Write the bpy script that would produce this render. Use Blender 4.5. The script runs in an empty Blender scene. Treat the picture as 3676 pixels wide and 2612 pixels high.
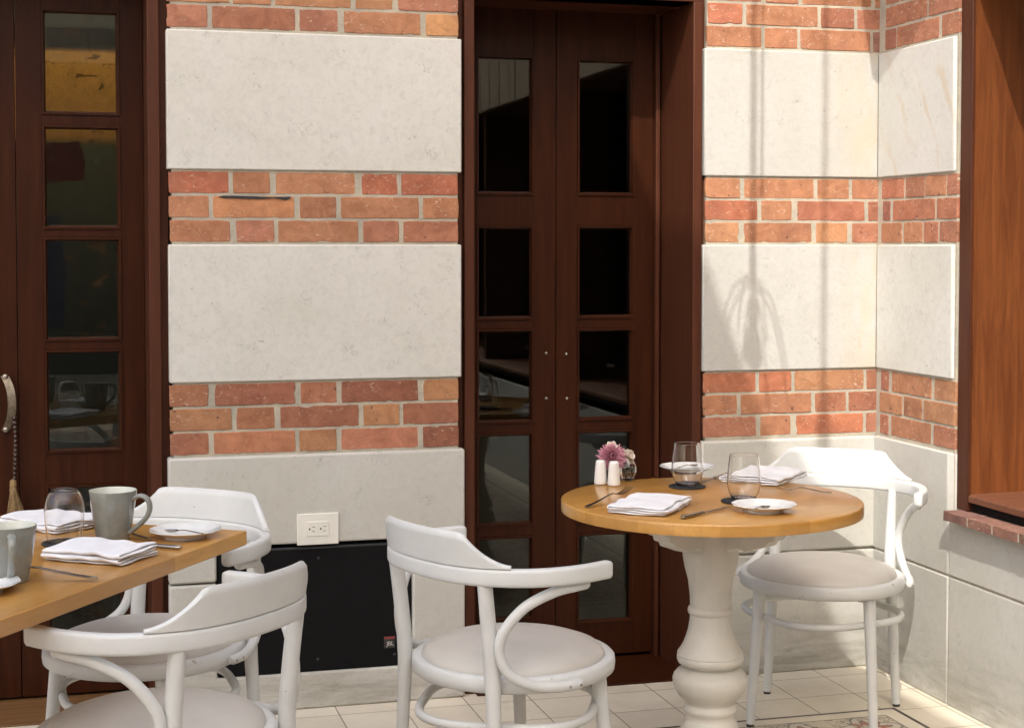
import bpy, bmesh, math, random
from mathutils import Vector, Matrix
R = math.radians
C = bpy.context.scene.collection
rnd = random.Random(11)

# ------------------------------------------------------------------ camera maths (photo pixels -> points on real planes)
F, CX, PY, PITCH, YAW, H = 5700., 1838., 1110., R(2.2), R(15.42), 1.40
def ray(x, y):
    a, b = x-CX, PY-y
    fy = F*math.cos(PITCH)+b*math.sin(PITCH); fz = -F*math.sin(PITCH)+b*math.cos(PITCH)
    c, s = math.cos(YAW), math.sin(YAW)
    return (a*c+fy*s, -a*s+fy*c, fz)
def onz(x, y, z=0.):
    d = ray(x, y); t = (z-H)/d[2]; return Vector((d[0]*t, d[1]*t, z))
def ony(x, y, Y):
    d = ray(x, y); t = Y/d[1]; return Vector((d[0]*t, Y, H+d[2]*t))
def onx(x, y, X):
    d = ray(x, y); t = X/d[0]; return Vector((X, d[1]*t, H+d[2]*t))

D = 4.79          # face of the brick and stone wall
RX = 2.587        # face of the return wall
YD = 5.09         # face of the door leaves
SUN = Vector((.387, .85, -1.)).normalized()

# ------------------------------------------------------------------ materials
def mat(name):
    m = bpy.data.materials.new(name); m.use_nodes = True
    nt = m.node_tree; b = nt.nodes['Principled BSDF']
    return m, nt, b
def nd(nt, typ, **kw):
    n = nt.nodes.new(typ)
    for k, v in kw.items():
        if k in n.inputs: n.inputs[k].default_value = v
        else: setattr(n, k, v)
    return n
def lk(nt, a, ai, b, bi):
    nt.links.new(a.outputs[ai], b.inputs[bi])
def math_n(nt, op, a, b=None, clamp=False):
    n = nt.nodes.new('ShaderNodeMath'); n.operation = op; n.use_clamp = clamp
    for i, v in enumerate((a, b)):
        if v is None: continue
        if isinstance(v, (int, float)): n.inputs[i].default_value = v
        else: nt.links.new(v, n.inputs[i])
    return n.outputs[0]
def mixc(nt, fac, a, b, blend='MIX'):
    n = nt.nodes.new('ShaderNodeMix'); n.data_type = 'RGBA'; n.blend_type = blend
    for s, v in ((n.inputs[0], fac), (n.inputs[6], a), (n.inputs[7], b)):
        if isinstance(v, (int, float)): s.default_value = v
        elif isinstance(v, tuple): s.default_value = v if len(v) == 4 else v+(1,)
        else: nt.links.new(v, s)
    return n.outputs[2]
def ramp(nt, src, stops, interp='LINEAR'):
    n = nt.nodes.new('ShaderNodeValToRGB'); n.color_ramp.interpolation = interp
    e = n.color_ramp.elements
    while len(e) < len(stops): e.new(.5)
    for q, (p, c) in zip(e, stops):
        q.position = p; q.color = (c, c, c, 1) if isinstance(c, (int, float)) else tuple(c)+(1,)
    nt.links.new(src, n.inputs[0]); return n.outputs[0]
def coords(nt, kind='Object', scale=(1, 1, 1), rot=(0, 0, 0)):
    if kind == 'World':
        o = nt.nodes.new('ShaderNodeNewGeometry').outputs['Position']
    else:
        o = nt.nodes.new('ShaderNodeTexCoord').outputs[kind]
    mp = nd(nt, 'ShaderNodeMapping'); mp.inputs['Scale'].default_value = scale; mp.inputs['Rotation'].default_value = rot
    nt.links.new(o, mp.inputs[0]); return mp.outputs[0]
def noise(nt, co, scale, detail=4, rough=.55, dist=0.):
    n = nd(nt, 'ShaderNodeTexNoise', Scale=scale, Detail=detail, Roughness=rough, Distortion=dist)
    nt.links.new(co, n.inputs['Vector']); return n.outputs['Fac']
def bump(nt, b, h, strength=.3, dist=.002):
    n = nd(nt, 'ShaderNodeBump', Strength=strength, Distance=dist)
    nt.links.new(h, n.inputs['Height']); nt.links.new(n.outputs[0], b.inputs['Normal'])
def setc(b, c): b.inputs['Base Color'].default_value = tuple(c)+(1,)

def stone_mat(name, base, dark, stain=None):
    m, nt, b = mat(name)
    co = coords(nt, 'World')
    big = noise(nt, co, 3.2, 5, .6, .4)
    fine = noise(nt, co, 45, 6, .7, .8)
    col = mixc(nt, ramp(nt, big, [(.35, 0), (.68, 1)]), base, tuple(v*.91 for v in base[:2])+(base[2]*.88,))
    col = mixc(nt, math_n(nt, 'MULTIPLY', ramp(nt, fine, [(.46, 0), (.70, 1)]), .34), col, dark)
    # shell flecks: short scratches of darker stone
    vo = nd(nt, 'ShaderNodeTexVoronoi', Scale=34.); vo.feature = 'DISTANCE_TO_EDGE'
    warp = nd(nt, 'ShaderNodeTexNoise', Scale=26., Detail=4.); nt.links.new(co, warp.inputs['Vector'])
    add = nd(nt, 'ShaderNodeMix'); add.data_type = 'VECTOR'; add.inputs[0].default_value = .12
    nt.links.new(co, add.inputs[4]); nt.links.new(warp.outputs['Color'], add.inputs[5]); nt.links.new(add.outputs[1], vo.inputs['Vector'])
    line = ramp(nt, vo.outputs['Distance'], [(.0, 1), (.035, 0)])
    gate = ramp(nt, noise(nt, co, 14, 3, .6), [(.56, 0), (.66, 1)])
    fl = math_n(nt, 'MULTIPLY', line, gate)
    col = mixc(nt, math_n(nt, 'MULTIPLY', fl, .62), col, (.16, .15, .12))
    pit = ramp(nt, noise(nt, co, 70, 2, .5), [(.72, 0), (.78, 1)])
    col = mixc(nt, math_n(nt, 'MULTIPLY', pit, .5), col, (.20, .18, .14))
    if stain:
        sx = nt.nodes.new('ShaderNodeSeparateXYZ'); g = nt.nodes.new('ShaderNodeNewGeometry')
        nt.links.new(g.outputs['Position'], sx.inputs[0])
        z = math_n(nt, 'MULTIPLY', math_n(nt, 'SUBTRACT', .24, sx.outputs['Z']), 4.2, True)
        st = math_n(nt, 'MULTIPLY', z, ramp(nt, noise(nt, coords(nt, 'World', (1, 1, 6)), 3.5, 6, .65, .6), [(.36, 0), (.68, 1)]))
        col = mixc(nt, math_n(nt, 'MULTIPLY', st, .75), col, stain)
        wv = ramp(nt, noise(nt, coords(nt, 'World', (1.2, 1.2, 9)), 9, 4, .7, .8), [(.60, 0), (.70, 1)])
        col = mixc(nt, math_n(nt, 'MULTIPLY', math_n(nt, 'MULTIPLY', wv, z), .5), col, (.13, .115, .09))
    nt.links.new(col, b.inputs['Base Color'])
    b.inputs['Roughness'].default_value = .78
    hh = math_n(nt, 'ADD', math_n(nt, 'MULTIPLY', fine, .6), math_n(nt, 'MULTIPLY', fl, -.5))
    bump(nt, b, hh, .35, .002)
    return m
M = {}
M['stone'] = stone_mat('limestone', (.63, .622, .58), (.40, .39, .35))
M['stone_low'] = stone_mat('grey limestone', (.53, .52, .48), (.38, .365, .33), (.20, .175, .13))
M['rough'] = stone_mat('hammered limestone', (.50, .493, .466), (.37, .36, .33))
def _rough():
    m = M['rough']; nt = m.node_tree; b = nt.nodes['Principled BSDF']
    co = coords(nt, 'World')
    h = math_n(nt, 'ADD', noise(nt, co, 30, 5, .6, .6), math_n(nt, 'MULTIPLY', noise(nt, co, 90, 3, .6), .4))
    bump(nt, b, h, .36, .005)
    # ochre run-off stain beside the inner corner
    sx = nt.nodes.new('ShaderNodeSeparateXYZ'); g = nt.nodes.new('ShaderNodeNewGeometry'); nt.links.new(g.outputs['Position'], sx.inputs[0])
    fx = math_n(nt, 'MULTIPLY', math_n(nt, 'SUBTRACT', sx.outputs['X'], 2.36), 4.4, True)
    fx = math_n(nt, 'POWER', fx, 1.6)
    st = math_n(nt, 'MULTIPLY', fx, ramp(nt, noise(nt, coords(nt, 'World', (5, 5, 1.1)), 2.2, 5, .65, .5), [(.42, 0), (.70, 1)]))
    old = b.inputs['Base Color'].links[0].from_socket
    nt.links.new(mixc(nt, math_n(nt, 'MULTIPLY', st, .6), old, (.58, .40, .19)), b.inputs['Base Color'])
_rough()
M['veined'] = stone_mat('veined limestone', (.585, .578, .55), (.43, .415, .38))
def _vein():
    nt = M['veined'].node_tree; b = nt.nodes['Principled BSDF']
    co = coords(nt, 'World', (1, 1, 1), (R(24), 0, 0))
    w = nd(nt, 'ShaderNodeTexWave', Scale=2.3, Distortion=5., Detail=4.); w.bands_direction = 'Y'
    w.inputs['Detail Scale'].default_value = 1.4; nt.links.new(co, w.inputs['Vector'])
    v = ramp(nt, w.outputs['Fac'], [(.90, 0), (.995, 1)])
    v = math_n(nt, 'MULTIPLY', v, ramp(nt, noise(nt, coords(nt, 'World'), 5, 3), [(.44, 0), (.66, .42)]))
    old = b.inputs['Base Color'].links[0].from_socket
    nt.links.new(mixc(nt, v, old, (.50, .36, .19)), b.inputs['Base Color'])
_vein()

def brick_mat():
    m, nt, b = mat('fired brick')
    at = nd(nt, 'ShaderNodeAttribute', attribute_name='tint'); co = coords(nt, 'World')
    n1 = noise(nt, co, 17, 6, .7, .8)
    col = mixc(nt, ramp(nt, n1, [(.36, 0), (.64, 1)]), mixc(nt, 1., at.outputs['Color'], (.80, .74, .70), 'MULTIPLY'), mixc(nt, 1., at.outputs['Color'], (1.16, 1.16, 1.14), 'MULTIPLY'))
    big = ramp(nt, noise(nt, co, 6, 4, .6, 1.), [(.52, 0), (.72, 1)])
    col = mixc(nt, math_n(nt, 'MULTIPLY', big, .5), col, (.27, .115, .07))
    streak = ramp(nt, noise(nt, coords(nt, 'World', (1, 1, 7)), 24, 4, .6, .6), [(.58, 0), (.72, 1)])
    col = mixc(nt, math_n(nt, 'MULTIPLY', streak, .30), col, (.20, .085, .055))
    lime = ramp(nt, noise(nt, coords(nt, 'World', (1, 1, 1.8)), 42, 6, .75, 1.6), [(.57, 0), (.66, 1)])
    lg = ramp(nt, noise(nt, co, 6, 3, .6), [(.38, 0), (.58, 1)])
    col = mixc(nt, math_n(nt, 'MULTIPLY', math_n(nt, 'MULTIPLY', lime, lg), .9), col, (.60, .46, .36))
    hole = ramp(nt, noise(nt, co, 52, 2, .5), [(.68, 0), (.73, 1)])
    col = mixc(nt, math_n(nt, 'MULTIPLY', hole, .75), col, (.085, .04, .028))
    nt.links.new(col, b.inputs['Base Color']); b.inputs['Roughness'].default_value = .85
    h = math_n(nt, 'SUBTRACT', noise(nt, co, 90, 6, .75), math_n(nt, 'MULTIPLY', hole, .6))
    bump(nt, b, h, .5, .0025); return m
M['brick'] = brick_mat()
def mortar_mat():
    m, nt, b = mat('lime mortar'); co = coords(nt, 'World')
    col = mixc(nt, ramp(nt, noise(nt, co, 9, 5, .7), [(.38, 0), (.62, 1)]), (.52, .465, .36), (.39, .36, .295))
    col = mixc(nt, math_n(nt, 'MULTIPLY', ramp(nt, noise(nt, co, 90, 4, .7), [(.54, 0), (.72, 1)]), .45), col, (.24, .21, .17))
    nt.links.new(col, b.inputs['Base Color']); b.inputs['Roughness'].default_value = .95
    bump(nt, b, noise(nt, co, 150, 5, .75), .9, .004); return m
M['mortar'] = mortar_mat()
M['pointing'] = None

def wood_mat(name, a, c, rough=.4, axis=(14, 14, 1.0), scale=3., coat=.0, kind='World', bumps=.12, scuff=0., spec=.3, fg=.35):
    m, nt, b = mat(name); co = coords(nt, kind, axis)
    n1 = noise(nt, co, scale, 6, .62, .7)
    fine = noise(nt, coords(nt, kind, tuple(v*5 for v in axis)), scale*2, 3, .6)
    col = mixc(nt, ramp(nt, n1, [(.33, 0), (.68, 1)]), a, c)
    col = mixc(nt, math_n(nt, 'MULTIPLY', ramp(nt, fine, [(.5, 0), (.7, 1)]), fg), col, tuple(v*.55 for v in a))
    if scuff:
        sc = ramp(nt, noise(nt, coords(nt, kind), 25, 6, .75, 1.), [(.66, 0), (.76, 1)])
        col = mixc(nt, math_n(nt, 'MULTIPLY', sc, scuff), col, (.35, .25, .19))
    nt.links.new(col, b.inputs['Base Color']); b.inputs['Roughness'].default_value = rough
    b.inputs['Specular IOR Level'].default_value = spec; b.inputs['Coat Weight'].default_value = coat; b.inputs['Coat Roughness'].default_value = .15
    bump(nt, b, fine, bumps, .001); return m
M['mahogany'] = wood_mat('stained mahogany', (.050, .0135, .0044), (.028, .0074, .0025), .40, spec=.16)
M['frame_wood'] = wood_mat('weathered mahogany', (.085, .027, .0125), (.058, .0175, .0085), .5, scuff=.10, spec=.2)
M['warm_wood'] = wood_mat('sun-toned mahogany', (.190, .060, .017), (.105, .030, .009), .42, scuff=.05)  # lighter copy of the mahogany, sunlight put into its base colour
M['sill_wood'] = wood_mat('sill mahogany', (.17, .065, .033), (.125, .046, .023), .5, (1, 14, 14))
M['table_wood'] = wood_mat('varnished maple', (.57, .305, .078), (.48, .235, .052), .30, (.8, 7, 7), 1.9, .35, 'Object', .02, 0., .5, .30)
M['oak'] = wood_mat('worn oak', (.22, .115, .045), (.13, .062, .025), .5, (1, 14, 14), 3.)
M['boards'] = wood_mat('grey pine boards', (.52, .43, .33), (.42, .34, .25), .7, (14, 14, 1))
def awning_mat():
    m, nt, b = mat('cream awning cloth'); nt.nodes.remove(b); out = nt.nodes['Material Output']
    a = nd(nt, 'ShaderNodeBsdfTranslucent'); d = nd(nt, 'ShaderNodeBsdfDiffuse'); mx = nd(nt, 'ShaderNodeMixShader')
    a.inputs[0].default_value = (.93, .905, .87, 1); d.inputs[0].default_value = (.80, .75, .66, 1); mx.inputs[0].default_value = .1
    lk(nt, a, 0, mx, 1); lk(nt, d, 0, mx, 2); lk(nt, mx, 0, out, 0); return m
M['awning'] = awning_mat()
def filter_glass_mat():
    m, nt, b = mat('sun filter glass'); nt.nodes.remove(b); out = nt.nodes['Material Output']
    a = nd(nt, 'ShaderNodeBsdfTranslucent'); d = nd(nt, 'ShaderNodeBsdfTransparent'); mx = nd(nt, 'ShaderNodeMixShader')
    a.inputs[0].default_value = (.92, .92, .90, 1); d.inputs[0].default_value = (.97, .97, .95, 1); mx.inputs[0].default_value = .84
    lk(nt, a, 0, mx, 1); lk(nt, d, 0, mx, 2); lk(nt, mx, 0, out, 0); return m
M['filter_glass'] = filter_glass_mat()

def paint_mat():
    m, nt, b = mat('white chair paint'); co = coords(nt, 'Object')
    col = mixc(nt, ramp(nt, noise(nt, co, 9, 5, .6), [(.35, 0), (.7, 1)]), (.665, .678, .66), (.60, .61, .588))
    chip = ramp(nt, noise(nt, co, 38, 3, .55), [(.735, 0), (.75, 1)])
    col = mixc(nt, math_n(nt, 'MULTIPLY', chip, .8), col, (.30, .25, .20))
    nt.links.new(col, b.inputs['Base Color']); b.inputs['Roughness'].default_value = .36
    bump(nt, b, noise(nt, co, 120, 3), .06, .001); return m
M['paint'] = paint_mat()
def vinyl_mat():
    m, nt, b = mat('taupe vinyl'); co = coords(nt, 'Object')
    col = mixc(nt, ramp(nt, noise(nt, co, 6, 4, .6), [(.35, 0), (.7, 1)]), (.60, .575, .52), (.53, .50, .45))
    nt.links.new(col, b.inputs['Base Color']); b.inputs['Roughness'].default_value = .42
    h = math_n(nt, 'ADD', math_n(nt, 'MULTIPLY', noise(nt, co, 300, 3), .15), noise(nt, coords(nt, 'Object', (1, 2.4, 1)), 7, 3))
    bump(nt, b, h, .25, .006); return m
M['vinyl'] = vinyl_mat()
def plain(name, col, rough=.5, metal=0., var=.06, sc=20, coat=0., bmp=0.):
    m, nt, b = mat(name); co = coords(nt, 'Object')
    c2 = tuple(v*(1-var*2) for v in col)
    nt.links.new(mixc(nt, ramp(nt, noise(nt, co, sc, 5, .6), [(.35, 0), (.7, 1)]), col, c2), b.inputs['Base Color'])
    b.inputs['Roughness'].default_value = rough; b.inputs['Metallic'].default_value = metal
    b.inputs['Coat Weight'].default_value = coat
    if bmp: bump(nt, b, noise(nt, co, sc*6, 4), bmp, .001)
    return m
M['pedestal'] = plain('cream pedestal paint', (.68, .655, .58), .45, 0, .08, 7, 0, .08)
M['porcelain'] = plain('white porcelain', (.80, .82, .80), .12, 0, .02, 9, .5)
M['shaker'] = plain('white ceramic', (.78, .76, .71), .25, 0, .02, 9, .3)
M['steel'] = plain('cutlery steel', (.42, .385, .335), .24, 1., .08, 25)
M['blade'] = plain('dull steel blade', (.36, .33, .29), .3, 1., .08, 25)
M['glaze'] = plain('grey green glaze', (.235, .245, .215), .16, 0, .10, 22, .6)
M['glaze_in'] = plain('pale cup glaze', (.60, .61, .52), .18, 0, .04, 22, .5)
M['coaster'] = plain('black coaster rubber', (.018, .019, .024), .7, 0, .2, 60)
M['black'] = plain('black speaker paint', (.006, .006, .0065), .75, 0, .15, 30, 0, .1)
M['black'].node_tree.nodes['Principled BSDF'].inputs['Specular IOR Level'].default_value = .15
M['black_lip'] = plain('worn black edge', (.030, .030, .034), .5)
M['tar'] = plain('old tar', (.045, .042, .042), .8, 0, .3, 40)
M['plate'] = plain('white switch plastic', (.74, .73, .66), .35, 0, .02)
M['slot'] = plain('dark slot', (.03, .028, .025), .6)
M['pointing'] = plain('pale pointing', (.50, .45, .37), .9, 0, .15, 40, 0, .3)
M['red'] = plain('red sticker', (.22, .04, .035), .6)
M['pale'] = plain('pale print', (.55, .53, .50), .5)
M['pewter'] = plain('pewter', (.46, .41, .34), .38, 1., .15, 30)
M['strap'] = plain('beaten metal strap', (.27, .225, .165), .5, .85, .25, 60, 0, .4)
M['bead'] = plain('dark wooden bead', (.045, .020, .014), .3, 0, .15, 40, .3)
M['tassel'] = plain('straw tassel', (.36, .24, .11), .9, 0, .25, 60)
M['rubber'] = plain('foot pad', (.05, .045, .04), .8)
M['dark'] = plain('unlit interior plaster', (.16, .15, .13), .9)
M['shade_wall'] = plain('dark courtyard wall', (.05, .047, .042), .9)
M['plaster'] = plain('courtyard plaster', (.50, .46, .40), .9, 0, .1, 3)
M['water'] = None
def cloth_mat():
    m, nt, b = mat('white linen'); co = coords(nt, 'Object')
    setc(b, (.80, .80, .815)); b.inputs['Roughness'].default_value = .9
    b.inputs['Sheen Weight'].default_value = .2
    w = nd(nt, 'ShaderNodeTexWave', Scale=260., Distortion=1.); nt.links.new(co, w.inputs['Vector'])
    bump(nt, b, math_n(nt, 'ADD', math_n(nt, 'MULTIPLY', w.outputs['Fac'], .15), noise(nt, co, 28, 5)), .35, .003); return m
M['linen'] = cloth_mat()
def glass_mat(name, col=(1, 1, 1), rough=0., ior=1.45):
    m, nt, b = mat(name); setc(b, col); b.inputs['Roughness'].default_value = rough
    b.inputs['IOR'].default_value = ior; b.inputs['Transmission Weight'].default_value = 1.
    # faint smears of handling
    nt.links.new(ramp(nt, noise(nt, coords(nt, 'Object'), 14, 3), [(.4, rough), (.8, rough+.02)]), b.inputs['Roughness'])
    return m
M['glass'] = glass_mat('drinking glass')
M['water'] = glass_mat('water', (.95, .97, .93), 0., 1.33)
def pane_mat():
    m, nt, b = mat('door glass')
    nt.nodes.remove(b); out = nt.nodes['Material Output']
    tr = nd(nt, 'ShaderNodeBsdfTransparent'); tr.inputs[0].default_value = (.70, .72, .68, 1)
    gl = nd(nt, 'ShaderNodeBsdfGlossy', Roughness=.0); gl.inputs['Color'].default_value = (.95, .97, .95, 1)
    fr = nd(nt, 'ShaderNodeFresnel', IOR=1.52); mx = nd(nt, 'ShaderNodeMixShader')
    nt.links.new(ramp(nt, noise(nt, coords(nt, 'World'), 6, 3), [(.4, .0), (.8, .015)]), gl.inputs['Roughness'])
    lk(nt, fr, 0, mx, 0); lk(nt, tr, 0, mx, 1); lk(nt, gl, 0, mx, 2); lk(nt, mx, 0, out, 0); return m
M['pane'] = pane_mat()

def floor_mat():
    m, nt, b = mat('encaustic floor tiles')
    g = nt.nodes.new('ShaderNodeNewGeometry'); sx = nt.nodes.new('ShaderNodeSeparateXYZ'); nt.links.new(g.outputs['Position'], sx.inputs[0])
    x, y = sx.outputs['X'], sx.outputs['Y']; co = coords(nt, 'World')
    def cell(v, o, s): return math_n(nt, 'DIVIDE', math_n(nt, 'SUBTRACT', v, o), s)
    def grout(u, v, w):
        fu, fv = math_n(nt, 'FRACT', u), math_n(nt, 'FRACT', v)
        e = math_n(nt, 'MINIMUM', math_n(nt, 'MINIMUM', fu, math_n(nt, 'SUBTRACT', 1., fu)), math_n(nt, 'MINIMUM', fv, math_n(nt, 'SUBTRACT', 1., fv)))
        return math_n(nt, 'LESS_THAN', e, w), fu, fv
    u, v = cell(x, 2.156, .2), cell(y, 4.69, .2)
    gr, fu, fv = grout(u, v, .0085)
    cb = nt.nodes.new('ShaderNodeCombineXYZ'); nt.links.new(math_n(nt, 'FLOOR', u), cb.inputs[0]); nt.links.new(math_n(nt, 'FLOOR', v), cb.inputs[1])
    wn = nd(nt, 'ShaderNodeTexWhiteNoise'); nt.links.new(cb.outputs[0], wn.inputs['Vector'])
    cream = mixc(nt, wn.outputs['Value'], (.76, .70, .575), (.69, .63, .51))
    cream = mixc(nt, math_n(nt, 'MULTIPLY', ramp(nt, noise(nt, co, 7, 6, .65), [(.4, 0), (.7, 1)]), .35), cream, (.52, .45, .34))
    # carpet of patterned tiles
    px, py = math_n(nt, 'SUBTRACT', 2.402, x), math_n(nt, 'SUBTRACT', 4.318, y)
    dd = math_n(nt, 'MINIMUM', px, py)
    inside = math_n(nt, 'GREATER_THAN', dd, 0.)
    line = math_n(nt, 'ADD', math_n(nt, 'LESS_THAN', math_n(nt, 'ABSOLUTE', math_n(nt, 'SUBTRACT', dd, .007)), .0065), math_n(nt, 'LESS_THAN', math_n(nt, 'ABSOLUTE', math_n(nt, 'SUBTRACT', dd, .066)), .003))
    u2, v2 = cell(x, 2.336, .2), cell(y, 4.252, .2)
    g2, a2, b2 = grout(u2, v2, .006)
    ca, cbb = math_n(nt, 'SUBTRACT', a2, .5), math_n(nt, 'SUBTRACT', b2, .5)
    rr = math_n(nt, 'SQRT', math_n(nt, 'ADD', math_n(nt, 'MULTIPLY', ca, ca), math_n(nt, 'MULTIPLY', cbb, cbb)))
    th = math_n(nt, 'ARCTAN2', cbb, ca)
    pet = math_n(nt, 'ADD', .27, math_n(nt, 'MULTIPLY', math_n(nt, 'COSINE', math_n(nt, 'MULTIPLY', th, 8.)), .08))
    pet2 = math_n(nt, 'ADD', .42, math_n(nt, 'MULTIPLY', math_n(nt, 'COSINE', math_n(nt, 'MULTIPLY', th, 4.)), .10))
    pet3 = math_n(nt, 'ADD', .13, math_n(nt, 'MULTIPLY', math_n(nt, 'COSINE', math_n(nt, 'ADD', math_n(nt, 'MULTIPLY', th, 8.), 3.14)), .03))
    pat = mixc(nt, math_n(nt, 'LESS_THAN', rr, pet2), (.54, .48, .37), (.22, .21, .175))
    pat = mixc(nt, math_n(nt, 'LESS_THAN', rr, math_n(nt, 'SUBTRACT', pet2, .05)), pat, (.56, .52, .42))
    pat = mixc(nt, math_n(nt, 'LESS_THAN', rr, pet), pat, (.10, .075, .06))
    pat = mixc(nt, math_n(nt, 'LESS_THAN', rr, math_n(nt, 'SUBTRACT', pet, .035)), pat, (.36, .12, .07))
    pat = mixc(nt, math_n(nt, 'LESS_THAN', rr, pet3), pat, (.55, .50, .40))
    vo = nd(nt, 'ShaderNodeTexVoronoi', Scale=34.); nt.links.new(co, vo.inputs['Vector'])
    curl = math_n(nt, 'LESS_THAN', math_n(nt, 'ABSOLUTE', math_n(nt, 'SUBTRACT', vo.outputs['Distance'], .30)), .06)
    pat = mixc(nt, math_n(nt, 'MULTIPLY', math_n(nt, 'MULTIPLY', curl, math_n(nt, 'GREATER_THAN', rr, pet)), .75), pat, (.11, .085, .07))
    pat = mixc(nt, g2, pat, (.30, .26, .2))
    inner = math_n(nt, 'GREATER_THAN', dd, .066)
    base = mixc(nt, gr, cream, (.205, .165, .115))
    strip = mixc(nt, line, cream, (.065, .05, .04))
    col = mixc(nt, inside, base, mixc(nt, inner, strip, pat))
    nt.links.new(mixc(nt, math_n(nt, 'MULTIPLY', ramp(nt, noise(nt, co, 40, 5, .7), [(.6, 0), (.75, 1)]), .25), col, (.30, .24, .17)), b.inputs['Base Color'])
    nt.links.new(ramp(nt, noise(nt, co, 9, 4), [(.3, .32), (.7, .55)]), b.inputs['Roughness'])
    bump(nt, b, math_n(nt, 'SUBTRACT', math_n(nt, 'MULTIPLY', noise(nt, co, 14, 3), .3), gr), .4, .002)
    return m
M['floor'] = floor_mat()
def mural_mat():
    # mural given its own glow in place of lamplight: amber bands, brown brush marks
    m, nt, b = mat('self-lit amber mural')
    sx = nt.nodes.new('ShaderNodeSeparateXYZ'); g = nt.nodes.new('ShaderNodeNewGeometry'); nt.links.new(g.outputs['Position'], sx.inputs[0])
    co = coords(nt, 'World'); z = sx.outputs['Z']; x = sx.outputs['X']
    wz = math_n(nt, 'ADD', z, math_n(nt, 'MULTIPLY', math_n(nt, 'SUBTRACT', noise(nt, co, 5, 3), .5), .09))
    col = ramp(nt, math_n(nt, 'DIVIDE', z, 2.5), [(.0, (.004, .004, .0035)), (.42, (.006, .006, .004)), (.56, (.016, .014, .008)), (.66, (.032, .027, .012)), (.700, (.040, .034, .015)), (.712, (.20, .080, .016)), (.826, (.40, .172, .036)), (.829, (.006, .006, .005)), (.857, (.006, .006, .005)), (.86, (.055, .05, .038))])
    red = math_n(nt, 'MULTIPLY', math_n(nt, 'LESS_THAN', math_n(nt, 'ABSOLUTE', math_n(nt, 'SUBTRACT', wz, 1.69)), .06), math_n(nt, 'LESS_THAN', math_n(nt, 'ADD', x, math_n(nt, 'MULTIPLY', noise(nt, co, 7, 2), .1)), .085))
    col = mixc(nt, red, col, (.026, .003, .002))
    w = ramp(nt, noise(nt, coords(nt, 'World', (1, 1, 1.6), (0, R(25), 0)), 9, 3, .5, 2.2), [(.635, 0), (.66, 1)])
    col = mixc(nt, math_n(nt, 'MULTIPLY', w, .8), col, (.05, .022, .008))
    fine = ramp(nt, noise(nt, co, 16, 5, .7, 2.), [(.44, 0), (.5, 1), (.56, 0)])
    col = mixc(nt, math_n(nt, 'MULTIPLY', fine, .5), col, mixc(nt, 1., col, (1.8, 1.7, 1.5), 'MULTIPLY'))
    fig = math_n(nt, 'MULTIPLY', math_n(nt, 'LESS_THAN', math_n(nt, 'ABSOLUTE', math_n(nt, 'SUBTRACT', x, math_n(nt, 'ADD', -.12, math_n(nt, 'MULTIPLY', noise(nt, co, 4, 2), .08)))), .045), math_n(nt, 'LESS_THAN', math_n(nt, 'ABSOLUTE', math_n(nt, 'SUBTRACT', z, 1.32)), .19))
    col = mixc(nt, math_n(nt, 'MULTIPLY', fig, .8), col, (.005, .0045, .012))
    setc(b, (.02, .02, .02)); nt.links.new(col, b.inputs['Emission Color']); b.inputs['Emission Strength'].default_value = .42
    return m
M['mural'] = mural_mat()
def petal(name, a, c):
    m, nt, b = mat(name); nt.links.new(mixc(nt, noise(nt, coords(nt, 'Object'), 60, 2), a, c), b.inputs['Base Color']); b.inputs['Roughness'].default_value = .6
    b.inputs['Subsurface Weight'].default_value = .1; b.inputs['Subsurface Radius'].default_value = (.004, .002, .002); return m
M['pink'] = petal('dusty pink petal', (.62, .30, .36), (.50, .20, .27))
M['heart'] = petal('flower heart', (.26, .09, .06), (.16, .05, .05))
M['cream'] = petal('cream petal', (.74, .64, .54), (.66, .55, .45))
M['stem'] = petal('green stem', (.06, .09, .03), (.09, .10, .04))

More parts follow.
